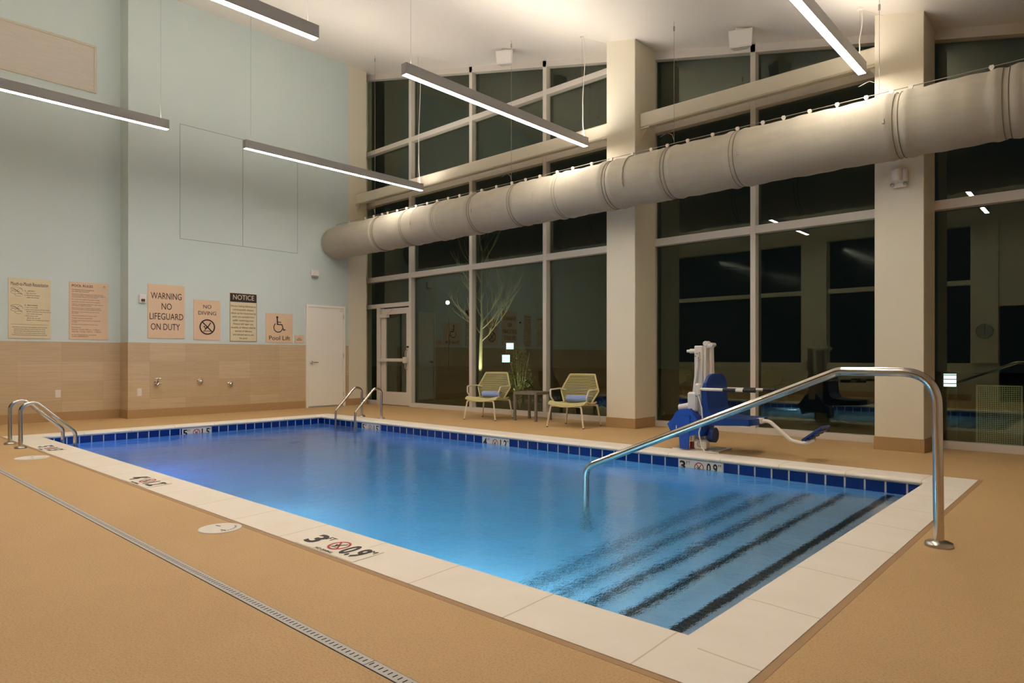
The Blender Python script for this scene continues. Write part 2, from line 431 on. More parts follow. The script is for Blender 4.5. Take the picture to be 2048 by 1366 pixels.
def no_diving(mb, c, r, M3, w, mi_ring=0, mi_fig=0, z=0.002, flip=1):
    ring(mb, c, r - w, r, M3, mi_ring, z)
    k = (r - w / 2) * 0.707
    stroke(mb, c, [(-k, k), (k, -k)], w * 0.9, M3, mi_ring, z + 0.0004)
    disc(mb, c, r * 0.1, M3, mi_fig, z + 0.0006) if False else None
    stroke(mb, c, [(0.42 * r, 0.55 * r), (0.1 * r, 0.05 * r), (-0.3 * r, -0.2 * r)], r * 0.13, M3, mi_fig, z + 0.0008)
    stroke(mb, c, [(0.1 * r, 0.05 * r), (-0.35 * r, -0.45 * r)], r * 0.08, M3, mi_fig, z + 0.0008)
    disc(mb, Vector(c) + M3 @ Vector((-0.38 * r, 0.02 * r, 0)), r * 0.1, M3, mi_fig, z + 0.0008)
    stroke(mb, c, [(-0.5 * r, -0.55 * r), (0, -0.5 * r), (0.5 * r, -0.55 * r)], r * 0.07, M3, mi_fig, z + 0.0008)

def ceilz(x): return 7.572 - 0.2402 * (x + 12.767)

# ------------------------------------------------------------------ room shell
XL, XP, YJ, YC, YG = -13.0, -12.6, 3.99, 8.43, 9.05     # left wall, left wall projection, jog, corner pier, glazing
XR, YN = 2.3, -1.3
PX0, PX1, PY0, PY1 = -10.62, -1.20, 2.31, 6.53         # pool shell
OX0, OX1, OY0, OY1 = -10.97, -0.88, 1.95, 6.90         # coping outer edge
LX = LY = 0
fl = MB(); T = -0.25
for a, b in (((-13.3, -1.6), (XR + .3, OY0)), ((-13.3, OY1), (XR + .3, 9.3)), ((-13.3, OY0), (OX0, OY1)), ((OX1, OY0), (XR + .3, OY1))):
    fl.box((a[0], a[1], T), (b[0], b[1], 0))
struct('floor', fl, M['deck'])
c = MB()
x0, x1 = -13.3, XR + .3
c.add([(x0, -1.6, ceilz(x0)), (x1, -1.6, ceilz(x1)), (x1, 9.4, ceilz(x1)), (x0, 9.4, ceilz(x0)),
       (x0, -1.6, ceilz(x0) + .2), (x1, -1.6, ceilz(x1) + .2), (x1, 9.4, ceilz(x1) + .2), (x0, 9.4, ceilz(x0) + .2)],
      [(0, 3, 2, 1), (4, 5, 6, 7), (0, 1, 5, 4), (1, 2, 6, 5), (2, 3, 7, 6), (3, 0, 4, 7)])
struct('ceiling', c, M['ceiling'])
HW = 7.9
WT = 1.32
w = MB()
w.box((XL - .3, YN - .3, 0), (XL, YJ, HW)); w.box((XL - .3, YJ, 0), (XP, YC, HW))
struct('wall_left', w, M['bluewall'])
t = MB(); e = 0.008
t.box((XL, YN, 0), (XL + e, YJ - e, WT)); t.box((XL, YJ - e, 0), (XP + e, YJ, WT)); t.box((XP, YJ, 0), (XP + e, YC - .002, WT))
struct('trim_1', t, M['wain'])
bb = MB()
h = 0.15
bb.box((XL + e, YN, 0), (XL + e + .008, YJ - e - .008, h)); bb.box((XL + e, YJ - e - .008, 0), (XP + e + .008, YJ - e, h))
bb.box((XP + e, YJ - e, 0), (XP + e + .008, 7.37, h)); bb.box((XP + e, 8.325, 0), (XP + e + .008, YC, h))
struct('baseboard_left', bb, M['basecove'])
rv = MB()
d = 0.0025; g = 0.006
for y in (4.845, 6.02, 7.187): rv.box((XP, y - g / 2, 3.225), (XP + d, y + g / 2, 5.31))
for z in (3.225, 5.31): rv.box((XP, 4.845, z - g / 2), (XP + d, 7.187, z + g / 2))
struct('trim_2', rv, M['reveal'])
# corner pier
cp = MB(); cp.box((XL - .3, YC, 0), (XP, 8.90, HW)); cp.box((XL - .3, 8.90, 0), (-12.95, 9.3, HW))
struct('wall_back', cp, M['column'])
bp_ = MB(); bp_.box((XP, YC, 0), (XP + .012, 8.90, h))
struct('baseboard_back', bp_, M['basecove'])
# near wall with piers and dark openings, right wall
nw = MB()
nw.box((XL, YN - .3, 0), (-2.1, YN, .92)); nw.box((XL, YN - .3, 4.3), (XR, YN, HW)); nw.box((XL, YN - .3, 2.85), (-2.1, YN - .05, 2.97))
for a, b in ((XL, -12.4), (-11.3, -10.85), (-6.65, -5.97), (-2.65, -2.1), (-1.0, XR)):
    nw.box((a, YN - .3, .92 if b < -2 else 0), (b, YN + .12, 4.3))
nw.box((-2.1, YN - .3, 2.3), (-1.0, YN, 4.3))
struct('wall_near', nw, M['cream'])
dk = MB(); dk.box((XL, YN - .25, .92), (XR, YN - .2, 4.3)); dk.box((-2.1, YN - .25, 0), (-1.0, YN - .2, 2.3))
dk = struct('window_4', dk, M['darkwin'])
rw = MB(); rw.box((XR, YN - .3, 0), (XR + .3, 9.4, HW)); struct('wall_right', rw, M['ceiling'])
bn = MB(); bn.box((XL + .02, YN, 0), (-2.65, YN + .01, h)); struct('baseboard_near', bn, M['basecove'])

# columns in front of the glazing
def column(x0, x1, label):
    r = empty('column', ((x0 + x1) / 2, 8.75, 0)); tag(r, label, 'column')
    m = MB(); m.bbox((x0, 8.48, 0), (x1, YG + .02, ceilz(x0) + .05), 0.006); m.build('shaft', M['column'], r)
    k = MB(); k.bbox((x0 - .008, 8.472, 0), (x1 + .008, YG, .15), 0.003); k.build('cove_base', M['basecove'], r)
column(-5.78, -5.274, 'square cream column between the lounge chairs and the pool lift')
column(-2.072, -1.579, 'square cream column with a white sensor box, behind the long handrail')

# glazing
def hrail(m, x0, x1, z0, z1, y0=YG, y1=YG + .125): m.bbox((x0, y0, z0), (x1, y1, z1), 0.003)
def bay(name, x0, x1, muls, levels, base_segments, label):
    r = empty(name, ((x0 + x1) / 2, YG, 0)); r['kind'] = 'structure'
    def topz(x): return ceilz(x)
    edges = [(x0 - .06, x0 + .0)] + muls + [(x1, x1 + .06)]
    for (a, b) in muls:
        m = MB(); m.bbox((a, YG, 0), (b, YG + .125, ceilz(a) + .02), 0.003); m.build('mullion', M['frame'], r)
    # jambs
    for a, b in ((x0 - .05, x0), (x1, x1 + .05)):
        m = MB(); m.box((a, YG + .02, 0), (b, YG + .125, ceilz(b))); m.build('jamb', M['frame'], r)
    # sloping head
    m = MB()
    for dz0, dz1, yy in ((-.22, 0, YG - .0), ):
        vs = [(x0 - .05, yy, topz(x0) + dz0 * .5), (x1 + .05, yy, topz(x1) + dz0 * .5), (x1 + .05, yy, topz(x1) + .02), (x0 - .05, yy, topz(x0) + .02)]
        vs2 = [(x, YG + .125, z) for x, _, z in vs]
        m.add(vs + vs2, [(0, 1, 2, 3), (7, 6, 5, 4), (0, 4, 5, 1), (1, 5, 6, 2), (2, 6, 7, 3), (3, 7, 4, 0)])
    m.build('head_rail', M['frame'], r)
    cols = []
    xs = [x0] + [v for ab in muls for v in ab] + [x1]
    for i in range(0, len(xs), 2): cols.append((xs[i], xs[i + 1]))
    for (a, b) in cols:
        lv = [l for l in levels if l[0] < topz(b) - .15]
        if (a, b) in base_segments:
            lo = base_segments[(a, b)]
        else: lo = 0
        if lo == 0:
            m = MB(); hrail(m, a, b, 0, .085); m.build('sill_rail', M['frame'], r); z = .085
        else: z = lo
        for (l0, l1) in lv:
            if l0 < z: continue
            # rail may be clipped by the sloping head
            m = MB(); hrail(m, a, b, l0, l1); m.build('rail', M['frame'], r)
            p = MB(); p.box((a, YG + .10, z), (b, YG + .106, l0)); p.build('glass_pane', M['glass'], r)
            z = l1
        p = MB(); y0_, y1_ = YG + .10, YG + .106
        za, zb = topz(a) - .1, topz(b) - .1
        p.prism([(a, z), (b, z), (b, zb), (a, za)], 'Y', y0_, y1_); p.build('glass_pane', M['glass'], r)
    return r
LV = [(2.775, 2.885), (4.51, 4.63), (5.69, 5.79)]
L3 = [(2.775, 2.885), (4.46, 4.56)]
bay('window_1', -12.9, -5.75, [(-11.269, -11.188), (-9.401, -9.317), (-7.524, -7.442)], LV, {(-12.9, -11.269): 2.19}, '')
bay('window_2', -5.30, -2.05, [(-3.774, -3.70)], LV, {}, '')
bay('window_3', -1.60, XR, [(0.4, .48)], L3, {}, '')
# fix of the door bay: transom, sidelight and glass door
wr = bpy.data.objects['window_1']
m = MB(); hrail(m, -12.9, -11.269, 2.175, 2.265); m.build('rail', M['frame'], wr)
m = MB(); m.bbox((-12.42, YG, 0), (-12.30, YG + .125, 2.19), .003); m.build('mullion', M['frame'], wr)
m = MB(); hrail(m, -12.9, -12.42, 0, .085); m.build('sill_rail', M['frame'], wr)
m = MB(); m.box((-12.9, YG + .10, .085), (-12.42, YG + .106, 2.175)); m.build('glass_pane', M['glass'], wr)
dr = empty('door_1', (-11.68, YG, 0)); dr['kind'] = 'structure'
m = MB(); a, b = -12.28, -11.28; y0, y1 = YG + .03, YG + .075
m.bbox((a, y0, .012), (b, y1, .30), .003); m.bbox((a, y0, 2.02), (b, y1, 2.15), .003)
m.bbox((a, y0, .30), (a + .16, y1, 2.02), .003); m.bbox((b - .11, y0, .30), (b, y1, 2.02), .003)
m.build('door_leaf_frame', M['frame'], dr)
m = MB(); m.box((a + .16, y0 + .02, .30), (b - .11, y0 + .026, 2.02)); m.build('glass_pane', M['glass'], dr)
m = MB(); m.bbox((a + .02, y0 - .09, .97), (b - .03, y0 - .045, 1.04), .008)
m.bbox((a + .02, y0 - .06, .98), (a + .07, y0, 1.03), .004); m.bbox((b - .12, y0 - .1, .94), (b - .02, y0, 1.07), .008)
m.build('push_bar', M['frame'], dr)
m = MB(); m.bbox((a + .02, y0 - .08, 1.95), (a + .30, y0, 2.03), .006); m.tube(fillet([(a + .25, y0 - .05, 2.04), (a + .55, y0 - .15, 2.07), (a + .40, y0 - .02, 2.12)], .02), .009, 8)
m.build('door_closer', M['frame'], dr)
m = MB(); m.tube(fillet([(b - .07, y0, 1.22), (b - .07, y0 - .06, 1.2), (b - .07, y0 - .06, .82), (b - .07, y0, .8)], .04), .011, 10)
m.build('pull_handle', M['steel2'], dr)
m = MB(); m.cyl((b - .045, y0 - .03, 1.29), (b - .045, y0, 1.29), .022); m.build('lock_cylinder', M['black'], dr)

# beams
def beam(x0, x1, label):
    m = MB(); m.bbox((x0, 8.60, 4.48), (x1, 8.72, 4.70), .018)
    r = empty('beam', (x0, 8.66, 4.48)); tag(r, label, 'beam')
    m.build('tube_section', M['beam'], r)
    k = MB()
    for x in (x0 + .005, x1 - .105):
        s_ = 1 if x < (x0 + x1) / 2 else -1
        xx = x0 if s_ > 0 else x1
        k.prism([(xx, 4.478), (xx + s_ * .16, 4.478), (xx + s_ * .16, 4.462), (xx, 4.462)], 'Y', 8.60, 8.72)
        k.prism([(xx, 4.47), (xx + s_ * .10, 4.47), (xx, 4.33)], 'Y', 8.655, 8.67)
    k.build('support_bracket', M['beam'], r)
beam(-12.599, -5.781, 'long cream steel beam across the window bay above the lounge chairs')
beam(-5.272, -2.073, 'cream steel beam between the two square columns, above the pool lift')

# ------------------------------------------------------------------ white door on the left wall
dr = empty('door_2', (XP + .008, 7.85, 0)); dr['kind'] = 'structure'
m = MB(); X = XP + .009
for y0, y1, z0, z1 in ((7.371, 7.42, 0, 2.18), (8.275, 8.324, 0, 2.18), (7.42, 8.275, 2.13, 2.18)): m.bbox((X, y0, z0), (X + .03, y1, z1), .003)
m.build('door_frame', M['doorwhite'], dr)
m = MB(); m.bbox((X, 7.425, .03), (X + .018, 8.27, 2.127), .003); m.build('door_leaf', M['doorwhite'], dr)
m = MB(); m.box((X, 7.425, 0), (X + .022, 8.27, .028)); m.build('threshold', M['housing'], dr)
m = MB(); m.lathe([(0, .03), (.03, .028), (.034, .0), ], (X + .018, 7.49, .955), 'X'); m.tube(fillet([(X + .03, 7.49, .955), (X + .075, 7.49, .955), (X + .075, 7.62, .955)], .015), .010, 10)
m.build('lever_handle', M['chrome'], dr)
m = MB(); m.bbox((X + .018, 8.19, 2.06), (X + .03, 8.24, 2.09), .003); m.build('door_contact', M['plastic'], dr)
for z in (.25, 1.1, 1.95):
    m = MB(); m.cyl((X + .032, 8.273, z - .05), (X + .032, 8.273, z + .05), .007, 8); m.build('hinge', M['steel2'], dr)

# ------------------------------------------------------------------ pool
WL = -0.122
pool = empty('swimming_pool', ((PX0 + PX1) / 2, (PY0 + PY1) / 2, 0))
tag(pool, 'rectangular indoor pool with pale coping and a cobalt blue waterline tile band', 'pool')
# basin
NST = 5; SX = [-1.50, -1.86, -2.19, -2.52, -2.86]; SZ = [-.27 - .19 * i for i in range(NST)]
bas = MB()
def quad(*p): bas.add(p, [tuple(range(len(p)))])
zf = lambda x: -1.15 - .045 * (SX[-1] - x)
xprev = PX1
for i in range(NST):
    quad((SX[i], PY0, SZ[i]), (xprev, PY0, SZ[i]), (xprev, PY1, SZ[i]), (SX[i], PY1, SZ[i]))
    zn = SZ[i + 1] if i < NST - 1 else zf(SX[-1])
    quad((SX[i], PY0, zn), (SX[i], PY0, SZ[i]), (SX[i], PY1, SZ[i]), (SX[i], PY1, zn)); xprev = SX[i]
quad((PX0, PY0, zf(PX0)), (SX[-1], PY0, zf(SX[-1])), (SX[-1], PY1, zf(SX[-1])), (PX0, PY1, zf(PX0)))
zb = -1.8
quad((PX0, PY1, zb), (PX1, PY1, zb), (PX1, PY1, -.03), (PX0, PY1, -.03))
quad((PX1, PY0, zb), (PX0, PY0, zb), (PX0, PY0, -.03), (PX1, PY0, -.03))
quad((PX0, PY0, zb), (PX0, PY1, zb), (PX0, PY1, -.03), (PX0, PY0, -.03))
quad((PX1, PY1, zb), (PX1, PY0, zb), (PX1, PY0, -.03), (PX1, PY1, -.03))
bas.build('basin', M['plaster'], pool)
for i in range(NST):
    k = MB(); x = SX[i]; z = SZ[i]
    k.box((x - .004, PY0 + .001, z - .05), (x + .060, PY1 - .001, z + .004)); k.build('step_edge_tiles', M['nosing'], pool)
# waterline tiles
tl = MB(); th = .006
tl.box((PX0, PY1 - th, -.19), (PX1, PY1, -.036), 0); tl.box((PX0, PY0, -.19), (PX1, PY0 + th, -.036), 0)
tl.box((PX0, PY0 + th, -.19), (PX0 + th, PY1 - th, -.036), 1); tl.box((PX1 - th, PY0 + th, -.19), (PX1, PY1 - th, -.036), 1)
tl.build('waterline_tiles', [M['tilex'], M['tiley']], pool)
# coping: profile swept round the rectangle
prof = [(0, -.03), (0, .004), (.10, .006), (.20, .010), (.28, .013), (.338, .013), (.352, .011), (.364, .003), (.371, -.008), (.370, -.019), (.362, -.029), (.349, -.036), (.33, -.039), (.30, -.039)]
wd = .372
kx = (PX0 + .02 - OX0) / wd; kx2 = (OX1 - PX1 + .02) / wd; ky = (PY0 - .02 + .02 - OY0) / wd; ky2 = (OY1 - PY1 + .03) / wd
cps = MB(); ringv = []
for (q, z) in prof:
    a0 = OX0 + q * (PX0 + .03 - OX0) / wd; a1 = OX1 - q * (OX1 - PX1 + .004) / wd
    b0 = OY0 + q * (PY0 - .008 - OY0) / wd; b1 = OY1 - q * (OY1 - PY1 + .03) / wd
    ringv.append([(a0, b0, z), (a1, b0, z), (a1, b1, z), (a0, b1, z)])
for side in range(4):
    j = (side + 1) % 4; vs = []
    for rg in ringv: vs += [rg[side], rg[j]]
    fs = [(2 * i, 2 * i + 1, 2 * i + 3, 2 * i + 2) for i in range(len(prof) - 1)]
    cps.add(vs[2:], [tuple(k - 2 for k in f) for f in fs[1:]], 0 if side in (0, 2) else 1, True)
    cps.add(vs[:4], [fs[0]], 0 if side in (0, 2) else 1, False)
cps.build('coping', [M['copx'], M['copy']], pool)
# sealant joint between coping and deck
jt = MB(); jw = .032
jt.box((OX0 - jw, OY0 - jw, 0), (OX1 + jw, OY0, .0012)); jt.box((OX0 - jw, OY1, 0), (OX1 + jw, OY1 + jw, .0012))
jt.box((OX0 - jw, OY0, 0), (OX0, OY1, .0012)); jt.box((OX1, OY0, 0), (OX1 + jw, OY1, .0012))
struct('trim_3', jt, M['joint'])
# depth markers
def marker(origin, M3, ft, mt, W_, H_, diving=True, label=None, flat=False):
    m = MB(); c0 = Vector(origin)
    vs = [c0 + M3 @ Vector(p) for p in ((-W_ / 2, -H_ / 2, 0), (W_ / 2, -H_ / 2, 0), (W_ / 2, H_ / 2, 0), (-W_ / 2, H_ / 2, 0), (-W_ / 2, -H_ / 2, .004), (W_ / 2, -H_ / 2, .004), (W_ / 2, H_ / 2, .004), (-W_ / 2, H_ / 2, .004))]
    m.add(vs, [(0, 3, 2, 1), (4, 5, 6, 7), (0, 1, 5, 4), (1, 2, 6, 5), (2, 3, 7, 6), (3, 0, 4, 7)])
    o = m.build('depth_marker', M['copplain'] if flat else M['lid'], pool); o['label'] = label
    k = MB(); z = .0055; s = H_
    def P(x, y): return c0 + M3 @ Vector((x, y, z))
    text_mb(k, ft, s * .95, P(-W_ * .40, -.0), M3, s * .46, mi=0, bold=.026 * s, depth=.0004)
    text_mb(k, 'FT', s * .32, P(-W_ * .27, s * .26), M3, s * .30, mi=0, depth=.0004)
    no_diving(k, c0 + M3 @ Vector((0 - W_ * .02, .02 * s if not flat else .07 * s, 0)), s * .36 if not flat else s * .33, M3, s * .065, 1, 0, z)
    text_mb(k, mt, s * .95, P(W_ * .27, -.0), M3, s * .80, mi=0, bold=.022 * s, depth=.0004)
    text_mb(k, 'M', s * .26, P(W_ * .44, s * .28), M3, s * .2, mi=0, depth=.0004)
    if flat: text_mb(k, 'NO DIVING', s * .15, P(-W_ * .02, -s * .43), M3, s * .8, mi=0, depth=.0004)
    k.build('lettering', [M['ink'], M['red']], o)
tz = -.113; HH = .150
marker((PX0 + th, 4.337, tz), WALLX, '5', '1.5', .45, HH, label='5 ft 1.5 m tile in the waterline at the deep end wall')
marker((-9.11, PY1 - th, tz), WALLY, '5', '1.5', .50, HH, label='5 ft 1.5 m tile in the waterline beside the far ladder')
marker((-6.25, PY1 - th, tz), WALLY, '4', '1.2', .50, HH, label='4 ft 1.2 m tile in the waterline below the chairs')
marker((-3.26, PY1 - th, tz), WALLY, '3', '0.9', .50, HH, label='3 ft 0.9 m tile in the waterline below the pool lift')
R6 = Matrix.Rotation(math.radians(2.2), 3, 'X')
for (x, a, b_, l) in ((-3.17, '3', '0.9', '3 ft 0.9 m marker on the near coping, closest to the camera'), (-6.05, '4', '1.2', '4 ft 1.2 m marker on the near coping midway'), (-9.08, '5', '1.5', '5 ft 1.5 m marker on the near coping by the left ladder')):
    marker((x, 2.055, .0066), R6 @ FLAT, a, b_, .56, .20, label=l, flat=True)
# water
wt = MB(); nx, ny = 2, 2
wt.box((PX0 - .02, PY0 - .02, -1.9), (PX1 + .02, PY1 + .02, WL))
wo = wt.build('pool_water', M['water']); tag(wo, 'clear blue pool water, violet towards the deep end', 'water', kind='stuff')
# underwater lights in the near wall; shallow-end one added to brighten the steps
for i, (x, colr, pw) in enumerate(((-8.6, (0.2, 0.32, 1.0), 1.15), (-5.6, (0.6, 0.85, 1.0), .9), (-3.1, (0.85, 0.95, 1.0), 1.4))):
    r = empty('pool_light', (x, PY0, -.55)); tag(r, ('underwater lamp at the deep end below the near coping', 'underwater lamp midway along the near wall below the coping', 'added underwater lamp brightening the shallow end, below the near coping')[i], 'pool light', 'underwater pool lights')
    m = MB(); m.lathe([(.11, 0), (.11, .02), (.085, .03)], (x, PY0, -.55), 'Y'); m.build('bezel', M['steel2'], r)
    m = MB(); m.lathe([(.085, .02), (.05, .03), (0, .032)], (x, PY0, -.55), 'Y'); m.build('lens', M['poollens'], r)
    ld = bpy.data.lights.new('pool_lamp', 'POINT'); ld.energy = POOL_LIGHT_W * pw; ld.color = colr; ld.shadow_soft_size = .08
    lo = bpy.data.objects.new('lamp_bulb', ld); COL.objects.link(lo); lo.parent = r; lo.location = (0, .15, 0)

# ------------------------------------------------------------------ rails and ladders
def ladder(xs, sgn, yfoot, ywat, label):
    r = empty('pool_ladder', (sum(xs) / 2, yfoot, 0)); tag(r, label, 'ladder', 'pool ladders')
    for x in xs:
        P = fillet([(x, yfoot, 0), (x, yfoot, .49), (x, yfoot + sgn * .14, .535), (x, ywat, .14), (x, ywat, -.95)], [0, .10, .10, .09, 0], 8)
        m = MB(); m.tube(P, .022, 16); m.build('grab_rail', M['steel'], r)
        m = MB(); m.lathe([(.022, .03), (.05, .022), (.062, .008), (.062, 0)], (x, yfoot, 0)); m.build('escutcheon', M['steel2'], r)
    for z in (-.22, -.48, -.74):
        m = MB(); m.bbox((min(xs) + .02, ywat - .035, z), (max(xs) - .02, ywat + .035, z + .025), .006); m.build('tread', M['steel2'], r)
ladder((-9.98, -9.44), 1, 1.85, 2.40, 'stainless steel ladder at the near left corner of the pool')
ladder((-10.0, -9.42), -1, 6.965, 6.43, 'stainless steel ladder on the far side, in front of the white door')
r = empty('handrail', (-.736, 4.34, 0)); tag(r, 'long stainless steel handrail sloping down into the pool over the steps', 'handrail')
P = fillet([(-.736, 4.34, 0), (-.745, 4.34, .97), (-1.26, 4.34, .97), (-3.157, 4.34, .175), (-3.157, 4.34, -.9)], [0, .19, .13, .13, 0], 14)
m = MB(); m.tube(P, .0265, 20); m.build('rail_tube', M['steel'], r)
m = MB(); m.lathe([(.0245, .035), (.05, .03), (.068, .022), (.07, .004), (.07, 0)], (-.736, 4.34, 0)); m.build('escutcheon', M['steel2'], r)

# ------------------------------------------------------------------ trench drain and skimmer lids
r = empty('trench_drain', (-5.2, 1.355, 0)); tag(r, 'narrow grey slotted drain grate running across the deck', 'drain')
dy0, dy1 = 1.331, 1.378
m = MB(); m.box((-12.9, dy0 - .003, -.001), (2.2, dy1 + .003, .0012)); m.build('channel_edge', M['slot'], r)
x = -12.9; k = 0
while x < 2.0:
    m = MB(); m.box((x + .002, dy0, 0), (x + .998, dy1, .0025))
    xs_ = x + .013
    while xs_ < x + .99:
        if x > -9: m.box((xs_ - .0028, dy0 + .013, .0020), (xs_ + .0028, dy1 - .013, .0029), 1)
        xs_ += .026
    m.build('grate_section', [M['grate'], M['slot']], r); x += 1.0
def lid(x, y, rad, label, rot):
    r = empty('skimmer_lid', (x, y, 0)); tag(r, label, 'skimmer lid', 'deck skimmer lids')
    m = MB(); m.lathe([(rad, 0), (rad, .004), (rad * .95, .006), (rad * .93, .0045), (0, .0045)], (x, y, 0), seg=48); m.build('cover', M['lid'], r)
    R3 = Matrix.Rotation(rot, 3, 'Z')
    for dx, dy in ((-.05, .03), (.06, -.03)):
        k = MB(); q0 = R3 @ Vector((dx - .018, dy, 0)); q1 = R3 @ Vector((dx + .018, dy, 0))
        stroke(k, (x, y, 0), [(q0.x, q0.y), (q1.x, q1.y)], .011, FLAT, 0, .0052); k.build('finger_slot', M['slot'], r)
    k = MB()
    for i in range(9):
        a = rot + i * .21 - .6; q = (x + rad * .72 * math.cos(a), y + rad * .72 * math.sin(a), 0)
        disc(k, q, .007, FLAT, 0, .0052, 8)
    k.build('moulded_marks', M['lidmark'], r)
lid(-4.08, 1.805, .125, 'round white skimmer lid in the deck, the one nearest the camera', .3)
lid(-8.42, 1.748, .155, 'round white skimmer lid in the deck beside the left ladder', .3)

# ------------------------------------------------------------------ pendant lights
LW, LH, LZ = .09, .13, 4.30
def pendant(X, y0, y1, label, seen, cord=True, cable0=True):
    r = empty('pendant_light', (X, (y0 + y1) / 2, LZ)); tag(r, label, 'light', 'linear pendant lights')
    m = MB(); a, b = X - LW / 2, X + LW / 2; t = .006
    m.box((a, y0, LZ), (a + t, y1, LZ + LH)); m.box((b - t, y0, LZ), (b, y1, LZ + LH))
    m.box((a + t, y0, LZ), (b - t, y0 + t, LZ + LH)); m.box((a + t, y1 - t, LZ), (b - t, y1, LZ + LH))
    m.box((a + t, y0 + t, LZ + .05), (b - t, y1 - t, LZ + .06))
    m.build('housing', M['housing'], r)
    m = MB(); m.box((a + t, y0 + t, LZ + .001), (b - t, y1 - t, LZ + .008)); m.build('lower_diffuser', M['lampdown'], r)
    m = MB(); m.box((a + t, y0 + t, LZ + LH - .012), (b - t, y1 - t, LZ + LH - .004)); m.build('upper_diffuser', M['lampuplow' if X > -4 else 'lampup'], r)
    for y in (y0 + .10, y1 - .10):
        m = MB(); m.cyl((X, y, LZ + LH - .01), (X, y, ceilz(X)), .0016, 6); m.build('suspension_cable', M['wire'], r)
        m = MB(); m.cyl((X, y, ceilz(X) - .025), (X, y, ceilz(X) + .02), .03, 16); m.build('ceiling_cup', M['ceiling'], r)
    if cord:
        zt = ceilz(X); y = y1 - .06; P = []
        for i in range(25):
            u = i / 24; z = zt + (LZ + LH - zt) * u; P.append((X + .012 * math.sin(u * 7) + .02 * max(0, u - .55) * math.sin(u * 20), y + .012 * math.sin(u * 5 + 1), z))
        m = MB(); m.tube(P, .006, 8); m.tube([(X, y, zt - .008), (X + .04, y + .05, zt - .02), (X + .35, y + .45, ceilz(X + .35) - .01)], .003, 6)
        m.build('power_cord', M['cord'], r)
pendant(-9.99, 4.80, 8.35, 'lit linear pendant in front of the left wall, its far end before the window', 1)
pendant(-9.99, .12, 3.68, 'lit linear pendant at the left edge of the photo, over the wall signs', 1, cord=False)
pendant(-6.04, 4.78, 8.31, 'lit linear pendant in the centre, in front of the sloped windows', 1)
pendant(-6.04, .10, 3.66, 'lit linear pendant cut by the top edge, left of centre', 1, cord=False)
pendant(-2.16, 4.78, 8.32, 'lit linear pendant cut by the top edge at the right', 1)
pendant(-2.16, .10, 3.66, 'lit linear pendant overhead, seen only reflected in the right window', 0, cord=False)

# ------------------------------------------------------------------ fabric duct
DY, DZ, DR = 8.05, 3.535, .343
r = empty('fabric_duct', (-5.5, DY, DZ - DR)); tag(r, 'long cream fabric air duct hung across the window wall', 'air duct')
seams = [-10.77, -9.88, -8.96, -8.05, -7.13, -6.22, -5.32, -4.40, -3.46, -1.70, -.78]
P = []; R = []
x = -12.59
while x < XR - .005:
    wv = .004 * math.sin(x * 9) + .003 * math.sin(x * 23 + 1)
    dmin = min(abs(x - s_) for s_ in seams)
    rr = DR + wv - .010 * math.exp(-(dmin / .03) ** 2) + (.012 * math.exp(-((dmin - .09) / .04) ** 2))
    if x < -12.45: rr = DR * math.sqrt(max(0, 1 - ((-12.45 - x) / .32) ** 2))
    P.append((x, DY, DZ)); R.append(rr); x += .02
m = MB(); m.tube(P, R, 56); m.build('duct_tube', M['fabric'], r)
for s_ in seams:
    m = MB()
    for dx in (-.025, .025): m.tube([(s_ + dx, DY + (DR + .000) * math.cos(a), DZ + (DR + .000) * math.sin(a)) for a in [2 * math.pi * i / 60 for i in range(60)]], .0035, 6, closed=True)
    m.build('seam', M['seam'], r)
for s_ in [-9.55, -7.95, -6.63, -5.0, -3.36, -1.80]:
    m = MB(); m.tube([(s_ + .004 * math.sin(i), DY + (DR + .004) * math.cos(a), DZ + (DR + .004) * math.sin(a)) for i, a in enumerate([math.radians(95 + 2.8 * i) for i in range(40)])], .008, 8)
    m.bbox((s_ - .012, DY - DR - .02, DZ - .05), (s_ + .012, DY - DR + .0, DZ + .0), .004)
    m.build('zip_flap', M['fabric'], r)
# raised end bulge of the take-off near the right edge
m = MB(); m.tube([(-.62 + .0, DY, DZ), (-.58, DY, DZ), (-.50, DY, DZ), (-.3, DY, DZ), (.1, DY, DZ)], [DR, DR + .03, DR + .045, DR + .04, DR], 56); m.build('cuff', M['fabric'], r)
m = MB(); m.cyl((-12.5, DY, DZ + DR + .055), (XR, DY, DZ + DR + .055), .0045, 6); m.build('track_wire', M['wire'], r)
gx = [-12.0, -11.42, -11.14, -10.86, -10.68, -10.38, -10.09, -9.80, -9.48, -9.2, -8.9, -8.6, -8.3, -8.05, -7.7, -7.35, -7.05, -6.75, -6.4, -6.1, -5.75, -5.4, -5.05, -4.75, -4.5, -4.2, -3.85, -3.52, -3.2, -2.95, -2.65, -2.35, -2.05, -1.8, -1.62, -.92]
for x in gx:
    m = MB(); z = DZ + DR - .004; m.prism([(x - .008, z), (x + .008, z), (x + .008, z + .02), (x + .024, z + .05), (x + .016, z + .072), (x - .016, z + .072), (x - .024, z + .05), (x - .008, z + .02)], 'Y', DY - .012, DY + .012); m.build('hanger_clip', M['plastic'], r)
for x in (-11.1, -7.36, -4.4, -1.92, .8):
    z0 = DZ + DR + .05
    m = MB(); m.cyl((x, DY, z0), (x, DY, ceilz(x)), .0025, 6); m.tube([(x, DY, z0 + .05), (x - .03, DY, z0 + .13), (x - .10, DY, z0 + .17), (x - .2, DY - .02, z0 + .13)], .003, 6)
    m.cyl((x, DY, ceilz(x) - .12), (x, DY, ceilz(x) - .06), .012, 8); m.build('suspension_cable', M['wire'], r)

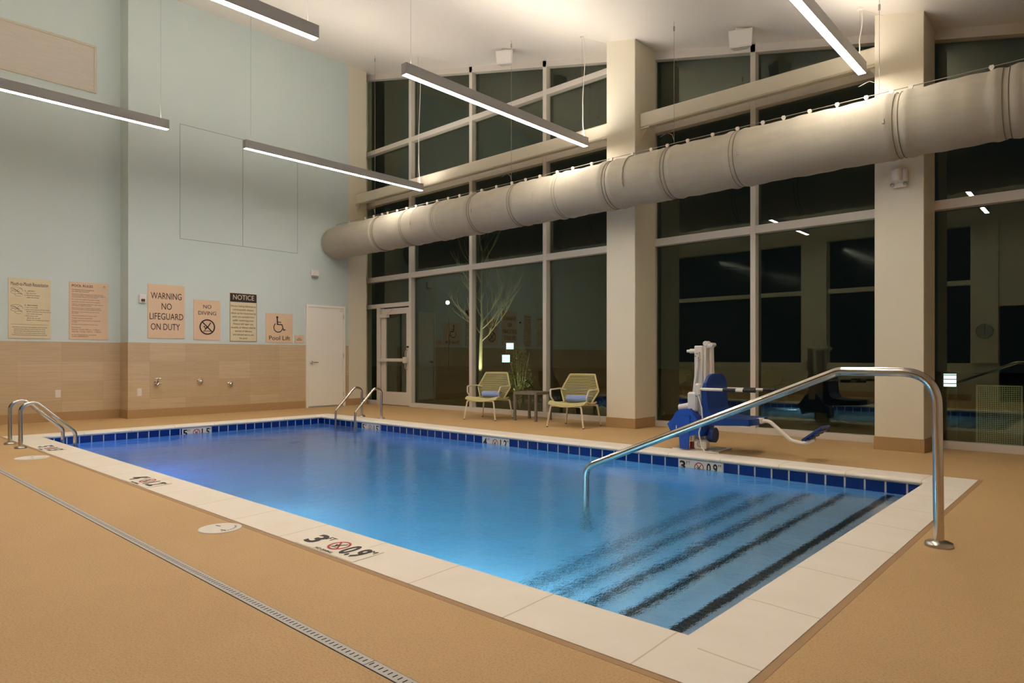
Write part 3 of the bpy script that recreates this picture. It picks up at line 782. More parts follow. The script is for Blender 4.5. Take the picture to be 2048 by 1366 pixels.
# ------------------------------------------------------------------ ceiling things
def speaker(x, y, label, rot):
    z = ceilz(x); r = empty('ceiling_speaker', (x, y, z)); tag(r, label, 'speaker', 'white ceiling speakers')
    R3 = Matrix.Translation((x, y, z)) @ Matrix.Rotation(rot, 4, 'Z')
    m = MB(); m.bbox((-.06, -.05, -.05), (.06, .05, .03), .008, mat=R3); m.build('mounting_bracket', M['plastic'], r)
    m = MB()
    a, b, h0, h1 = .15, .11, -.27, -.05
    vs = [(-a, -b, h1), (a, -b, h1), (a * .6, b, h1 + .005), (-a * .6, b, h1 + .005), (-a * .9, -b * .75, h0), (a * .9, -b * .75, h0), (a * .55, b * .8, h0 + .03), (-a * .55, b * .8, h0 + .03)]
    m.add(vs, [(0, 1, 2, 3)[::-1], (4, 5, 6, 7), (0, 4, 5, 1), (1, 5, 6, 2), (2, 6, 7, 3), (3, 7, 4, 0)], mat=R3)
    m2 = MB()
    o = m.build('cabinet', M['plastic'], r)
    vs = [(-a * .93, -b - .008, h1 - .012), (a * .93, -b - .008, h1 - .012), (a * .84, -b * .78 - .012, h0 + .012), (-a * .84, -b * .78 - .012, h0 + .012)]
    m2.add(vs + [(x_, y_ + .01, z_) for x_, y_, z_ in vs], [(0, 3, 2, 1), (4, 5, 6, 7), (0, 1, 5, 4), (1, 2, 6, 5), (2, 3, 7, 6), (3, 0, 4, 7)], mat=R3)
    m2.build('grille', M['plastic'], r)
speaker(-7.83, 8.416, 'small white speaker under the ceiling over the left window bay', .5)
speaker(-3.669, 8.5, 'small white speaker under the ceiling between the square columns', .35)
for i, (x, y, l) in enumerate(((-8.9, 5.6, 'small ceiling sprinkler head near the end of the left upper pendant'), (-6.5, 6.2, 'small ceiling sprinkler head above the centre pendant'))):
    m = MB(); z = ceilz(x); m.lathe([(.03, .005), (.03, -.004), (.012, -.008), (.010, -.03), (.022, -.034), (.022, -.037), (0, -.037)], (x, y, z), seg=16)
    tag(m.build('sprinkler_head', M['chrome']), l, 'sprinkler', 'ceiling sprinklers')

# ------------------------------------------------------------------ signs
def signboard(name, X, y0, y1, z0, z1, mat, label, edge=None):
    r = empty(name, (X, (y0 + y1) / 2, z0)); tag(r, label, 'sign')
    m = MB(); m.bbox((X, y0, z0), (X + .012, y1, z1), .002); m.build('board', mat, r)
    return r, (X + .013)
def L_(r, X, items, mat='signink', name='lettering'):
    m = MB()
    for (txt, size, y, z, wd, al) in items: text_mb(m, txt, size, (X, y, z), WALLX, wd, al, depth=.0008)
    return m.build(name, M[mat], r)
r, X = signboard('resuscitation_sign', XL, 2.385, 2.953, 1.365, 2.33, M['signcream'], 'cream mouth-to-mouth resuscitation sign, leftmost on the wall')
yc = 2.669
m = MB()
text_mb(m, 'Mouth-to-Mouth Resuscitation', .085, (X, yc, 2.235), WALLX, .50, depth=.0008)
for (hd, lines, z) in (('A.  AIRWAY', ['1. Open the mouth', '2. Tilt the head back to', '    open the airway'], 2.13), ('B.  BREATHING', ['1. Pinch nose closed', '2. Cover mouth and nose with your mouth', '    BLOW until chest rises, then remove', '    your mouth and repeat', '3. Remove your mouth,', '    allow air to exit', '    Repeat 12 to 15 times per minute'], 1.90)):
    text_mb(m, hd, .026, (X, 2.60, z), WALLX, None, 'LEFT', depth=.0006)
    for i, t_ in enumerate(lines): text_mb(m, t_, .0225, (X, 2.60, z - .034 * (i + 1)), WALLX, min(.34, len(t_) * .0085), 'LEFT', depth=.0006)
for i, t_ in enumerate(['CAUTION: Do not tilt neck if injury suspected; move the lower jaw', 'forward without tilting the head to open the airway.', 'Rest your elbow without tilting the head to open the airway.', 'Rest your elbows on the surface where the victim is laying.', 'Move the jaw forward with both hands, one on each side.']):
    text_mb(m, t_, .0225, (X, yc, 1.545 - .031 * i), WALLX, .47 if i in (0, 4) else .42, depth=.0006)
stroke(m, (X, yc, 1.59), [(-.25, 0), (.25, 0)], .003, WALLX)
m.build('lettering', M['signink'], r)
m = MB()
for zc in (2.12, 1.84):
    c0 = (X, 2.50, zc)
    for (cx_, cy_, a_, b_) in ((-.01, .03, .07, .035), (.04, .0, .035, .04), (.02, -.06, .05, .02), (-.05, -.02, .03, .02)):
        pts = [(cx_ + a_ * math.cos(t_) * (1 + .1 * math.sin(3 * t_)), cy_ + b_ * math.sin(t_)) for t_ in [i * math.pi / 12 for i in range(22)]]
        stroke(m, c0, pts, .003, WALLX)
    for i in range(8): stroke(m, c0, [(-.08 + .012 * i, .045 - .006 * i), (-.02 + .012 * i, .03 - .01 * i)], .002, WALLX)
m.build('head_drawings', M['signink'], r)
r, X = signboard('pool_rules_sign', XL, 3.214, 3.797, 1.365, 2.34, M['signpeach'], 'peach POOL RULES sign, second from the left on the wall')
m = MB(); yl = 3.25
text_mb(m, 'POOL RULES', .055, (X, yl, 2.27), WALLX, None, 'LEFT', depth=.0008, bold=.0006)
z = 2.205
RULES = [['The following rules are designed for', 'your safety and convenience.'], ['All persons using the pool do so at their own risk.', 'The hotel assumes no liability for any injury, death or', 'loss associated with the use of the pool.'], ['Do not use when impaired by alcohol or drugs.'], ['Appropriate swimwear must be worn in the pool.'], ['Children wearing diapers shall wear rubber pants or', 'swim diapers while in the pool.'], ['Stay hydrated; please remember the pool towels', 'must not be taken, are not provided in the pool.'], ['No diving in and around the pool area is not', 'permitted.'], ['Pets are not permitted in the pool area.'], ['No glass in pool or on pool deck.'], ['Children under 14 years must be accompanied by', 'an adult.'], ['Running is not permitted in the pool area.']]
for i, g_ in enumerate(RULES):
    for t_ in g_:
        text_mb(m, t_, .029 if i == 0 else .0235, (X, yl, z), WALLX, min(.53, len(t_) * .0092), 'LEFT', depth=.0006); z -= .029 if i == 0 else .0245
    z -= .016
z = 1.565
for t_ in ('Pool Hours:', 'Monday - Friday  6:00 am - 11:00 pm', 'Saturday - Sunday  6:00 am - 11:00 pm'):
    text_mb(m, t_, .0275, (X, yl, z), WALLX, min(.46, len(t_) * .0118), 'LEFT', depth=.0006); z -= .034
z -= .02
for t_ in ('In case of emergency, use phone', 'contact EMERGENCY'):
    text_mb(m, t_, .0275, (X, yl, z), WALLX, None, 'LEFT', depth=.0006); z -= .030
ring(m, (X, 3.735, 2.275), .017, .020, WALLX); disc(m, (X, 3.735, 2.28), .006, WALLX)
m.build('lettering', M['signink'], r)
r, X = signboard('warning_sign', XP, 4.298, 4.924, 1.40, 2.36, M['signpeach'], 'large peach sign reading WARNING NO LIFEGUARD ON DUTY')
yc = 4.611
L_(r, X, [('WARNING', .165, yc, 2.15, .52, 'CENTER'), ('NO', .165, yc, 1.965, .17, 'CENTER'), ('LIFEGUARD', .165, yc, 1.785, .57, 'CENTER'), ('ON DUTY', .165, yc - .02, 1.60, .49, 'CENTER')])
r, X = signboard('no_diving_sign', XP, 5.084, 5.574, 1.388, 2.132, M['signpeach'], 'peach NO DIVING sign with a crossed-out diver in a circle')
yc = 5.33
L_(r, X, [('NO', .10, yc, 2.005, .15, 'CENTER'), ('DIVING', .10, yc, 1.885, .33, 'CENTER')])
m = MB(); no_diving(m, (X, yc, 1.63), .145, WALLX, .024); m.build('pictogram', M['signink'], r)
r, X = signboard('notice_sign', XP, 5.756, 6.298, 1.368, 2.308, M['signcream'], 'cream NOTICE sign about infectious disease, with a black heading bar')
yc = 6.027
m = MB(); m.box((X - .001, 5.762, 2.135), (X + .001, 6.292, 2.302))
for a, b in (((5.76, 1.372), (6.294, 1.378)), ((5.76, 1.378), (5.765, 2.13)), ((6.289, 1.378), (6.294, 2.13))): m.box((X - .001, a[0], a[1]), (X + .0006, b[0], b[1]))
m.build('heading_bar', M['signink'], r)
L_(r, X + .002, [('NOTICE', .135, yc, 2.222, .42, 'CENTER')], 'signcream', 'heading')
NT = ['Persons having infectious or', 'communicable disease,', 'which can be transmitted by', 'water are excluded from', 'public swimming pools.', 'Persons with open cuts,', 'wounds, or blisters shall be', 'warned of infection', 'and advised not to use', 'the pool.']
WD = [.50, .42, .50, .44, .42, .40, .49, .34, .41, .16]
L_(r, X, [(t_, .052, yc, 2.055 - .069 * i, WD[i], 'CENTER') for i, t_ in enumerate(NT)])
r, X = signboard('pool_lift_sign', XP, 6.486, 7.074, 1.360, 1.955, M['signpeach'], 'square peach Pool Lift sign with a wheelchair symbol')
yc = 6.78
L_(r, X, [('Pool Lift', .125, yc, 1.452, .46, 'CENTER')])
m = MB(); c0 = (X, 6.765, 1.70)
disc(m, Vector(c0) + Vector((0, -.035, .175)), .023, WALLX)
stroke(m, c0, [(-.035, .15), (-.03, .03)], .026, WALLX); stroke(m, c0, [(-.03, .08), (.045, .075)], .016, WALLX, z=.0022)
stroke(m, c0, [(-.03, .03), (.065, .03), (.105, -.085), (.14, -.07)], .020, WALLX, z=.0024)
arc = [(-.015 + .095 * math.cos(a), -.03 + .095 * math.sin(a)) for a in [math.radians(130 + 12 * i) for i in range(19)]]
stroke(m, c0, arc, .017, WALLX, z=.0026); m.build('pictogram', M['signink'], r)
r, X = signboard('small_sign', XP, 7.119, 7.325, 1.362, 1.525, M['signpeach'], 'smallest peach sign, next to the white door')
L_(r, X, [('POOL', .03, 7.222, 1.455, .07, 'CENTER'), ('EQUIPMENT', .03, 7.222, 1.425, .12, 'CENTER')])

# ------------------------------------------------------------------ wall fittings
r = empty('fire_alarm_strobe', (XP, 4.21, 2.0)); tag(r, 'white alarm strobe left of the WARNING sign', 'alarm')
m = MB(); m.bbox((XP, 4.153, 2.005), (XP + .04, 4.268, 2.16), .012); m.build('body', M['plastic'], r)
m = MB(); m.bbox((XP + .03, 4.18, 2.03), (XP + .065, 4.245, 2.085), .01); m.build('strobe_lens', M['chrome'], r)
r = empty('wall_speaker', (XP, 7.57, 2.76)); tag(r, 'small white device high on the wall left of the corner', 'wall device')
m = MB(); m.bbox((XP, 7.49, 2.79), (XP + .07, 7.655, 2.915), .01); m.build('body', M['plastic'], r)
m = MB(); m.bbox((XP + .01, 7.50, 2.755), (XP + .06, 7.64, 2.792), .008); m.cyl((XP + .065, 7.57, 2.77), (XP + .075, 7.57, 2.77), .018, 12); m.build('sensor_eye', M['housing'], r)
def outlet(X, y0, y1, z0, z1, label):
    r = empty('outlet_plate', (X, (y0 + y1) / 2, z0)); tag(r, label, 'outlet', 'white wall outlets')
    m = MB(); m.bbox((X, y0, z0), (X + .008, y1, z1), .003); m.build('cover_plate', M['plastic'], r)
    m = MB(); yc = (y0 + y1) / 2
    for z in (z0 + .035, z1 - .035): m.bbox((X + .007, yc - .018, z - .014), (X + .011, yc + .018, z + .014), .004)
    m.build('socket', M['plastic'], r)
outlet(XL + .008, 3.015, 3.093, .392, .52, 'white outlet plate low on the tiled wall under the POOL RULES sign')
outlet(XP + .008, 4.129, 4.201, .386, .519, 'white outlet plate low on the tiled wall right of the corner')
r = empty('hose_bibb', (XP + .008, 4.446, .58)); tag(r, 'chrome water tap on the tiled wall under the WARNING sign', 'tap')
m = MB(); m.lathe([(.045, 0), (.042, .012), (.02, .016), (.02, .07)], (XP + .008, 4.446, .615), 'X', 20); m.tube(fillet([(XP + .07, 4.446, .615), (XP + .11, 4.446, .61), (XP + .12, 4.42, .575)], .02), .014, 10); m.build('spout', M['chrome'], r)
m = MB(); m.cyl((XP + .06, 4.446, .615), (XP + .06, 4.455, .69), .011, 10); m.tube([(XP + .06, 4.41, .69), (XP + .06, 4.50, .69)], .009, 8); m.build('lever', M['chrome'], r)
m = MB(); m.tube([(XP + .05, 4.40, .60), (XP + .07, 4.50, .60)], .016, 10); m.build('valve_body', M['chrome'], r)
for y, z, l in ((5.20, .614, 'round chrome flush valve under the NO DIVING sign, the higher of two'), (5.766, .552, 'round chrome flush valve under the NOTICE sign, the lower of two')):
    r = empty('flush_valve', (XP + .008, y, z)); tag(r, l, 'valve')
    m = MB(); m.lathe([(.058, 0), (.056, .01), (.035, .014), (.034, .02)], (XP + .008, y, z), 'X', 28); m.build('escutcheon', M['chrome'], r)
    m = MB(); m.lathe([(.030, .018), (.036, .03), (.034, .05), (.02, .062), (0, .064)], (XP + .008, y, z), 'X', 24); m.build('knob', M['chrome'], r)
# framed panel high on the left wall
r = empty('wall_panel', (XL, 2.2, 5.6)); tag(r, 'pale wood-look rectangular panel high on the blue wall at top left', 'wall panel')
m = MB()
y0, y1, z0, z1 = .9, 3.613, 5.60, 6.41
for a in ((y0, y1, z0, z0 + .035), (y0, y1, z1 - .035, z1), (y0, y0 + .035, z0 + .035, z1 - .035), (y1 - .035, y1, z0 + .035, z1 - .035)): m.bbox((XL, a[0], a[2]), (XL + .03, a[1], a[3]), .004)
m.build('panel_frame', M['cream'], r)
m = MB(); m.box((XL, y0 + .035, z0 + .035), (XL + .012, y1 - .035, z1 - .035)); m.build('panel_insert', M['wood'], r)
# sensor on the column
r = empty('emergency_light', (-1.81, 8.48, 2.96)); tag(r, 'white sensor box with two small lamps on the right column under the duct', 'wall device')
m = MB(); m.bbox((-1.89, 8.40, 3.02), (-1.73, 8.481, 3.165), .015); m.lathe([(.055, 0), (.055, .13)], (-1.825, 8.40, 3.03), 'Z', 24); m.build('body', M['plastic'], r)
for dx in (-.065, .065):
    m = MB(); m.lathe([(.0, -.012), (.02, -.008), (.024, .01), (.015, .025)], (-1.81 + dx, 8.40, 2.995), 'Y', 16); m.build('lamp_head', M['steel2'], r)
m = MB(); m.bbox((-1.88, 8.42, 2.97), (-1.74, 8.475, 3.025), .01); m.build('lamp_bar', M['plastic'], r)
# clock and small things on the near wall, seen reflected
r = empty('wall_clock', (-2.36, YN + .12, 1.70)); tag(r, 'round chrome wall clock seen reflected in the right window', 'clock')
m = MB(); m.lathe([(.18, .0), (.185, .03), (.165, .045), (.155, .03)], (-2.36, YN + .12, 1.70), 'Y', 40); m.build('rim', M['chrome'], r)
m = MB(); m.lathe([(.16, .02), (0, .02)], (-2.36, YN + .12, 1.70), 'Y', 40); m.build('face', M['housing'], r)
m = MB(); m.box((-2.365, YN + .142, 1.70), (-2.355, YN + .146, 1.83)); m.box((-2.364, YN + .142, 1.60), (-2.356, YN + .146, 1.70)); m.build('hands', M['ink'], r)

# ------------------------------------------------------------------ lounge chairs, towels, table
def make_chair():
    r = empty('lounge_chair')
    # frame ring under the seat
    m = MB(); rng = fillet([(.25, -.27, .335), (.27, .25, .315), (-.27, .25, .315), (-.25, -.27, .335)], .08, 6)
    P = [Vector((0.0, -.29, .335))] + rng + [Vector((0.0, -.29, .335))]
    m.tube([(-.25, -.285, .325), (.25, -.285, .325)], .013, 10); m.tube([(-.25, .27, .315), (.25, .27, .315)], .013, 10)
    m.build('seat_frame', M['tubecream'], r)
    for sx in (-1, 1):
        for sy in (-1, 1):
            m = MB(); top = (sx * .18, sy * .28, .325)
            m.tube(fillet([top, (sx * .255, sy * .285, .325), (sx * .305, sy * .31, 0.006)], .04, 6), [.0135] * 9 if False else .0135, 10)
            lg = m.build('leg', M['tubecream'], r)
            k = MB(); k.cyl((sx * .305, sy * .31, 0), (sx * .304, sy * .3095, .012), .0145, 10); k.build('foot_cap', M['black'], lg)
        m = MB(); m.tube(fillet([(sx * .27, -.12, .345), (sx * .305, -.20, .46), (sx * .325, -.17, .565), (sx * .325, .14, .57), (sx * .27, .24, .55)], .045, 6), .0125, 10)
        m.build('armrest', M['tubecream'], r)
    # woven seat
    m = MB(); nrow = 22
    def seat_pt(u, v):   # u across -1..1, v front(0)..back(1)
        wv = .30 - .015 * abs(v - .45) - .05 * v * v
        x = u * wv; y = -.33 + v * .60 + .05 * (u * u) * (1 - v)
        z = .375 - .045 * v - .03 * math.sin(math.pi * v) + .035 * u * u - .055 * max(0, (.12 - v)) / .12
        return (x, y, z)
    for i in range(nrow):
        v = i / (nrow - 1); m.tube([seat_pt(-1 + 2 * k / 14, v) for k in range(15)], .0125, 6)
    m.tube([seat_pt(1, v / 12) for v in range(13)], .014, 8); m.tube([seat_pt(-1, v / 12) for v in range(13)], .014, 8)
    m.build('woven_seat', M['rope'], r)
    m = MB(); nrow = 24
    def back_pt(u, t):
        if t < .42: wv = .235 + (.325 - .235) * (t / .42)
        else: wv = .325 - (.325 - .215) * ((t - .42) / .58)
        x = u * wv; y = .24 + .14 * t - .12 * (u * u) * (1 - .2 * t); z = .355 + .435 * t
        return (x, y, z)
    for i in range(nrow):
        t = i / (nrow - 1); m.tube([back_pt(-1 + 2 * k / 14, t) for k in range(15)], .0064, 6)
    for s_ in (-1, 1): m.tube([back_pt(s_, k / 16) for k in range(17)], .0135, 8)
    m.tube([back_pt(-1 + 2 * k / 14, 1.0) for k in range(15)], .0135, 8)
    m.build('woven_back', M['rope'], r)
    return r
def make_towel():
    r = empty('rolled_towel'); L = .34; R_ = .055
    m = MB(); n = 14
    P = [(-L / 2 + L * i / (n - 1), 0, R_) for i in range(n)]
    m.tube(P, [R_ * (1 - .10 * (abs(2 * i / (n - 1) - 1) ** 8)) for i in range(n)], 28); m.build('roll', M['towel'], r)
    k = MB(); th_ = [i * .45 for i in range(34)]
    for s_ in (-1, 1): k.tube([(s_ * (L / 2 + .001), (R_ * .9 * (1 - t_ / 17)) * math.cos(t_), R_ + (R_ * .9 * (1 - t_ / 17)) * math.sin(t_)) for t_ in th_], .004, 5)
    k.tube([(-L / 2 + .005, -.02, R_ * 1.92), (L / 2 - .005, -.02, R_ * 1.92)], .004, 6)
    k.build('rolled_edge', M['towel'], r)
    return r
def copy_tree(o, parent=None):
    c = o.copy(); COL.objects.link(c)
    if parent: c.parent = parent
    for ch in list(o.children): copy_tree(ch, c)
    return c
ch0 = make_chair(); tw0 = make_towel()
chs = [(-8.03, 8.20, 14.6, 'woven olive lounge chair with a rolled blue towel, left of the side table'),
       (-6.17, 8.18, 10.5, 'woven olive lounge chair with a blue towel, between the side table and the column'),
       (-9.45, .75, 178, 'lounge chair on the near deck, seen only reflected in the windows, the left one'),
       (-6.8, .62, 182, 'lounge chair on the near deck, seen only reflected in the windows, the right one')]
for i, (x, y, a, l) in enumerate(chs):
    c_ = ch0 if i == 0 else copy_tree(ch0)
    c_.location = (x, y, 0); c_.rotation_euler = (0, 0, math.radians(a)); tag(c_, l, 'chair', 'woven lounge chairs')
    if i < 2:
        t_ = tw0 if i == 0 else copy_tree(tw0)
        d_ = Matrix.Rotation(math.radians(a), 3, 'Z') @ Vector((-.0, .10, 0))
        t_.location = (x + d_.x, y + d_.y, .365); t_.rotation_euler = (0, 0, math.radians(a + 2))
        tag(t_, ('rolled blue towel on the seat of the left lounge chair', 'rolled blue towel on the seat of the right lounge chair')[i], 'towel', 'rolled towels')
r = empty('side_table'); s_ = .235; H_ = .485
m = MB(); m.bbox((-s_, -s_, H_ - .045), (-s_ + .04, s_, H_), .004); m.bbox((s_ - .04, -s_, H_ - .045), (s_, s_, H_), .004); m.bbox((-s_ + .04, -s_, H_ - .045), (s_ - .04, -s_ + .04, H_), .004); m.bbox((-s_ + .04, s_ - .04, H_ - .045), (s_ - .04, s_, H_), .004)
m.build('top_frame', M['tablegrey'], r)
m = MB(); k_ = 5; w_ = (2 * s_ - .08) / k_
for i in range(k_): m.bbox((-s_ + .04 + i * w_ + .002, -s_ + .04, H_ - .02), (-s_ + .04 + (i + 1) * w_ - .002, s_ - .04, H_ - .002), .002)
m.build('table_slats', M['tablegrey'], r)
for sx in (-1, 1):
    for sy in (-1, 1):
        m = MB(); m.bbox((sx * (s_ - .02) - .02, sy * (s_ - .02) - .02, 0), (sx * (s_ - .02) + .02, sy * (s_ - .02) + .02, H_ - .045), .003); m.build('leg', M['tablegrey'], r)
r.location = (-7.30, 8.515, 0); r.rotation_euler = (0, 0, math.radians(6)); tag(r, 'small square taupe side table between the two lounge chairs', 'table')

# ------------------------------------------------------------------ pool lift
r = empty('pool_lift', (-3.55, 7.05, 0)); tag(r, 'white and blue accessible pool lift with seat and footrest at the pool edge', 'pool lift')
Y = 7.08
m = MB(); m.bbox((-3.80, 6.90, 0), (-3.28, 7.36, .014), .004)
for x in (-3.74, -3.34):
    for y in (6.95, 7.30): m.lathe([(.018, .022), (.018, .012)], (x, y, 0), seg=6); m.lathe([(.0, .022), (.018, .022)], (x, y, 0), seg=6)
m.build('base_plate', M['liftwhite'], r)
m = MB(); m.bbox((-3.585, Y - .055, .014), (-3.485, Y + .055, 1.19), .008); m.bbox((-3.475, Y - .05, .014), (-3.445, Y + .05, 1.18), .006); m.bbox((-3.49, Y - .03, .014), (-3.47, Y + .03, 1.17), .002); m.build('mast', M['liftwhite'], r)
m = MB(); m.cyl((-3.66, Y, 1.13), (-3.58, Y, 1.13), .026, 20); m.cyl((-3.70, Y, 1.13), (-3.66, Y, 1.13), .016, 16); m.build('pivot_knob', M['liftwhite'], r)
m = MB(); m.bbox((-3.47, Y - .03, 1.16), (-3.37, Y + .03, 1.21), .012); m.cyl((-3.455, Y - .045, 1.215), (-3.455, Y + .045, 1.215), .028, 16); m.cyl((-3.385, Y - .045, 1.20), (-3.385, Y + .045, 1.20), .022, 16); m.tube([(-3.43, Y, 1.19), (-3.575, Y + .31, 1.185)], .022, 12); m.build('top_link', M['liftwhite'], r)
m = MB()
m.prism([(-3.62, 1.20), (-3.54, 1.20), (-3.517, .40), (-3.594, .40)], 'Y', Y + .28, Y + .35); a_ = m.build('lift_arm', M['liftwhite'], r)
m = MB(); m.prism([(-3.59, 1.06), (-3.56, 1.06), (-3.556, .95), (-3.586, .95)], 'Y', Y + .277, Y + .280); lb = m.build('warning_label', M['yellow'], a_)
for i in range(5):
    pass
m = MB(); m.tube([(-3.52, Y - .07, 1.12), (-3.575, Y - .07, .66)], .014, 14); m.tube([(-3.53, Y - .07, 1.0), (-3.575, Y - .07, .66)], .020, 14)
m.cyl((-3.52, Y - .10, 1.04), (-3.52, Y - .05, 1.04), .018, 12); m.build('actuator_rod', M['liftwhite'], r)
m = MB()
for dx, dz in ((-.02, .02), (.02, .0), (0, .05)): m.cyl((-3.53 + dx, Y - .10, 1.05 + dz), (-3.53 + dx, Y - .09, 1.05 + dz), .009, 8)
m.build('bolt', M['steel2'], r)
m = MB(); m.bbox((-3.64, Y - .12, .44), (-3.52, Y - .02, .66), .018); m.tube([(-3.76, Y - .07, .475), (-3.63, Y - .07, .50)], [.036, .040], 18); m.lathe([(.0, .0), (.036, .0)], (-3.76, Y - .07, .475), 'X', 18); m.build('motor_housing', M['liftwhite'], r)
# blue cover draped over the battery unit
m = MB()
prof_ = [(-3.69, .465), (-3.58, .475), (-3.50, .39), (-3.42, .29), (-3.44, .17), (-3.50, .19), (-3.56, .17), (-3.72, .18), (-3.78, .13), (-3.80, .20), (-3.85, .29), (-3.78, .36), (-3.74, .43)]
m.prism(prof_, 'Y', Y - .20, Y + .12)
m.prism([(-3.71, .40), (-3.56, .40), (-3.575, .025), (-3.68, .025)], 'Y', Y - .215, Y - .195)
m.build('vinyl_cover', M['coverblue'], r)
m = MB(); m.prism([(-3.735, .28), (-3.725, .28), (-3.725, .17), (-3.735, .17)], 'Y', Y - .204, Y - .200); m.build('cover_piping', M['liftwhite'], r)
m = MB(); m.cyl((-3.41, Y, .18), (-3.35, Y, .18), .085, 24); m.build('slew_motor', M['liftblue'], r)
m = MB(); m.bbox((-3.55, 6.93, .016), (-3.40, 7.02, .13), .02); m.build('control_box', M['liftwhite'], r)
m = MB(); ring(m, (-3.47, 6.93, .08), .018, .033, WALLY); ring(m, (-3.47, 6.93, .08), .006, .012, WALLY); m.build('control_dial', M['housing'], r)
m = MB(); m.bbox((-3.60, 6.95, .02), (-3.56, 6.99, .10), .004); m.build('red_tag', M['darkred'], r)
m = MB(); m.cyl((-3.575, 6.96, .11), (-3.575, 6.96, .17), .02, 12); m.build('plug', M['liftwhite'], r)
# seat
m = MB(); ys0, ys1 = Y - .25, Y + .27
sp = [(-3.40, .34), (-3.40, .60), (-3.40, .80), (-3.37, .875), (-3.34, .875), (-3.335, .62), (-3.32, .49), (-3.27, .42), (-3.10, .40), (-2.84, .40), (-2.83, .335), (-3.10, .32), (-3.30, .31), (-3.36, .32)]
nseg = 10; rings_ = []
for k in range(nseg + 1):
    yy = ys0 + (ys1 - ys0) * k / nseg; u = abs(2 * k / nseg - 1)
    dz = -.10 * u ** 4; dxf = -.03 * u ** 4
    rings_.append([(x + (dxf if x > -3.0 else 0), yy, z + (dz if z > .7 else 0)) for x, z in sp])
vs = [p for g_ in rings_ for p in g_]; n_ = len(sp)
fs = [(i * n_ + j, i * n_ + (j + 1) % n_, (i + 1) * n_ + (j + 1) % n_, (i + 1) * n_ + j) for i in range(nseg) for j in range(n_)]
fs += [tuple(range(n_)), tuple(range(nseg * n_, nseg * n_ + n_))[::-1]]
m.add(vs, fs, 0, False)
st = m.build('seat', M['liftblue'], r)
for yy, z in ((ys0 - .01, .705), (ys1 + .01, .695)):
    m = MB(); m.tube([(-3.42, yy, z), (-2.92, yy, z)], .017, 14); ar = m.build('armrest', M['liftwhite'], r)
    k = MB()
    k.tube([(-3.14, yy, z), (-3.0, yy, z)], .021, 12); k.build('grip', M['black'], ar)
    k = MB(); k.tube([(-2.92, yy, z), (-2.79, yy, z)], .019, 12); k.build('end_grip', M['black'], ar)
m = MB(); m.bbox((-3.47, ys0 - .04, .63), (-3.40, ys0 + .02, .77), .02); m.build('hand_control', M['liftwhite'], r)
m = MB(); m.bbox((-3.48, ys0 + .005, .62), (-3.44, ys0 + .05, .76), .01); m.build('control_clip', M['liftblue'], r)
m = MB(); m.tube(fillet([(-3.43, ys0 - .02, .64), (-3.38, ys0 - .03, .50), (-3.37, ys0 - .03, .36), (-3.43, ys0, .22), (-3.38, ys0 - .02, .06), (-3.34, ys0 - .03, .02), (-3.22, ys0 + .05, .01)], .06, 6), .007, 8); m.build('control_cable', M['cord'], r)
m = MB(); m.tube(fillet([(-2.86, Y, .375), (-2.74, Y, .375), (-2.52, Y, .19), (-2.38, Y, .165), (-2.28, Y, .22)], .11, 8), .020, 14); m.bbox((-2.87, Y - .04, .345), (-2.81, Y + .04, .405), .006); m.build('footrest_tube', M['liftwhite'], r)
m = MB(); Rf = Matrix.Translation((-2.27, Y, .285)) @ Matrix.Rotation(math.radians(-38), 4, 'Y')
m.bbox((-.12, -.14, -.012), (.12, .14, .012), .006, mat=Rf)
for i in range(4):
    a0 = -.10 + i * .052; m.bbox((a0, -.13, -.026), (a0 + .03, .13, -.012), .003, mat=Rf)
m.build('footrest', M['liftblue'], r)

# ------------------------------------------------------------------ outside
g_ = MB(); g_.box((-70, YG + .16, -.3), (30, 60, -.03)); struct('ground', g_, M['mulch'])
r = empty('garden_tree', (-14.05, 14, -.03)); tag(r, 'bare pale-barked tree lit from below outside the window', 'tree')
m = MB(); mb = MB(); rnd = random.Random(3)
m.tube([(-14.05, 14, -.03), (-14.04, 14, .9), (-14.02, 14, 1.6), (-13.98, 14, 2.2)], [.07, .06, .05, .04], 10); m.build('trunk', M['bark'], r)
def branch(p, d, L, rad, depth):
    pts = [p]; dd = Vector(d).normalized()
    for i in range(4):
        dd = (dd + Vector((rnd.uniform(-.18, .18), rnd.uniform(-.18, .18), rnd.uniform(-.02, .16)))).normalized(); pts.append(pts[-1] + dd * L / 4)
    mb.tube(pts, [rad * (1 - .15 * i) for i in range(5)], 5)
    if depth > 0:
        for i in range(1, 5):
            for _ in range(2 if depth > 1 else 1):
                nd = (dd + Vector((rnd.uniform(-1, 1), rnd.uniform(-.7, .7), rnd.uniform(-.1, .6))) * .8).normalized(); branch(pts[i], nd, L * .55, rad * .5, depth - 1)
branch(Vector((-13.98, 14, 2.15)), (.02, 0, 1), 2.2, .032, 2)
for z, d in ((1.75, (-.9, .2, .75)), (1.9, (.9, -.1, .6)), (2.1, (.7, .5, .9)), (2.25, (-.8, -.3, .9)), (1.55, (.9, .2, .5))): branch(Vector((-14.0, 14, z)), d, 1.2, .02, 2)
mb.build('branches', M['bark'], r)
def uplight(x, y, aim, en, label):
    sp_ = bpy.data.lights.new('uplight', 'SPOT'); sp_.energy = en; sp_.color = (1, .95, .7); sp_.spot_size = math.radians(60); sp_.shadow_soft_size = .04
    r = empty('garden_uplight', (x, y, -.03)); tag(r, label, 'garden light', 'ground spotlights outside')
    m = MB(); m.lathe([(.04, 0), (.05, .10), (.04, .10), (.03, .06), (0, .06)], (x, y, -.03), seg=16); m.build('lamp_can', M['postdark'], r)
    so = bpy.data.objects.new('lamp_bulb', sp_); COL.objects.link(so); so.parent = r; so.location = (0, 0, .12)
    so.rotation_euler = Vector(aim).to_track_quat('-Z', 'Y').to_euler()
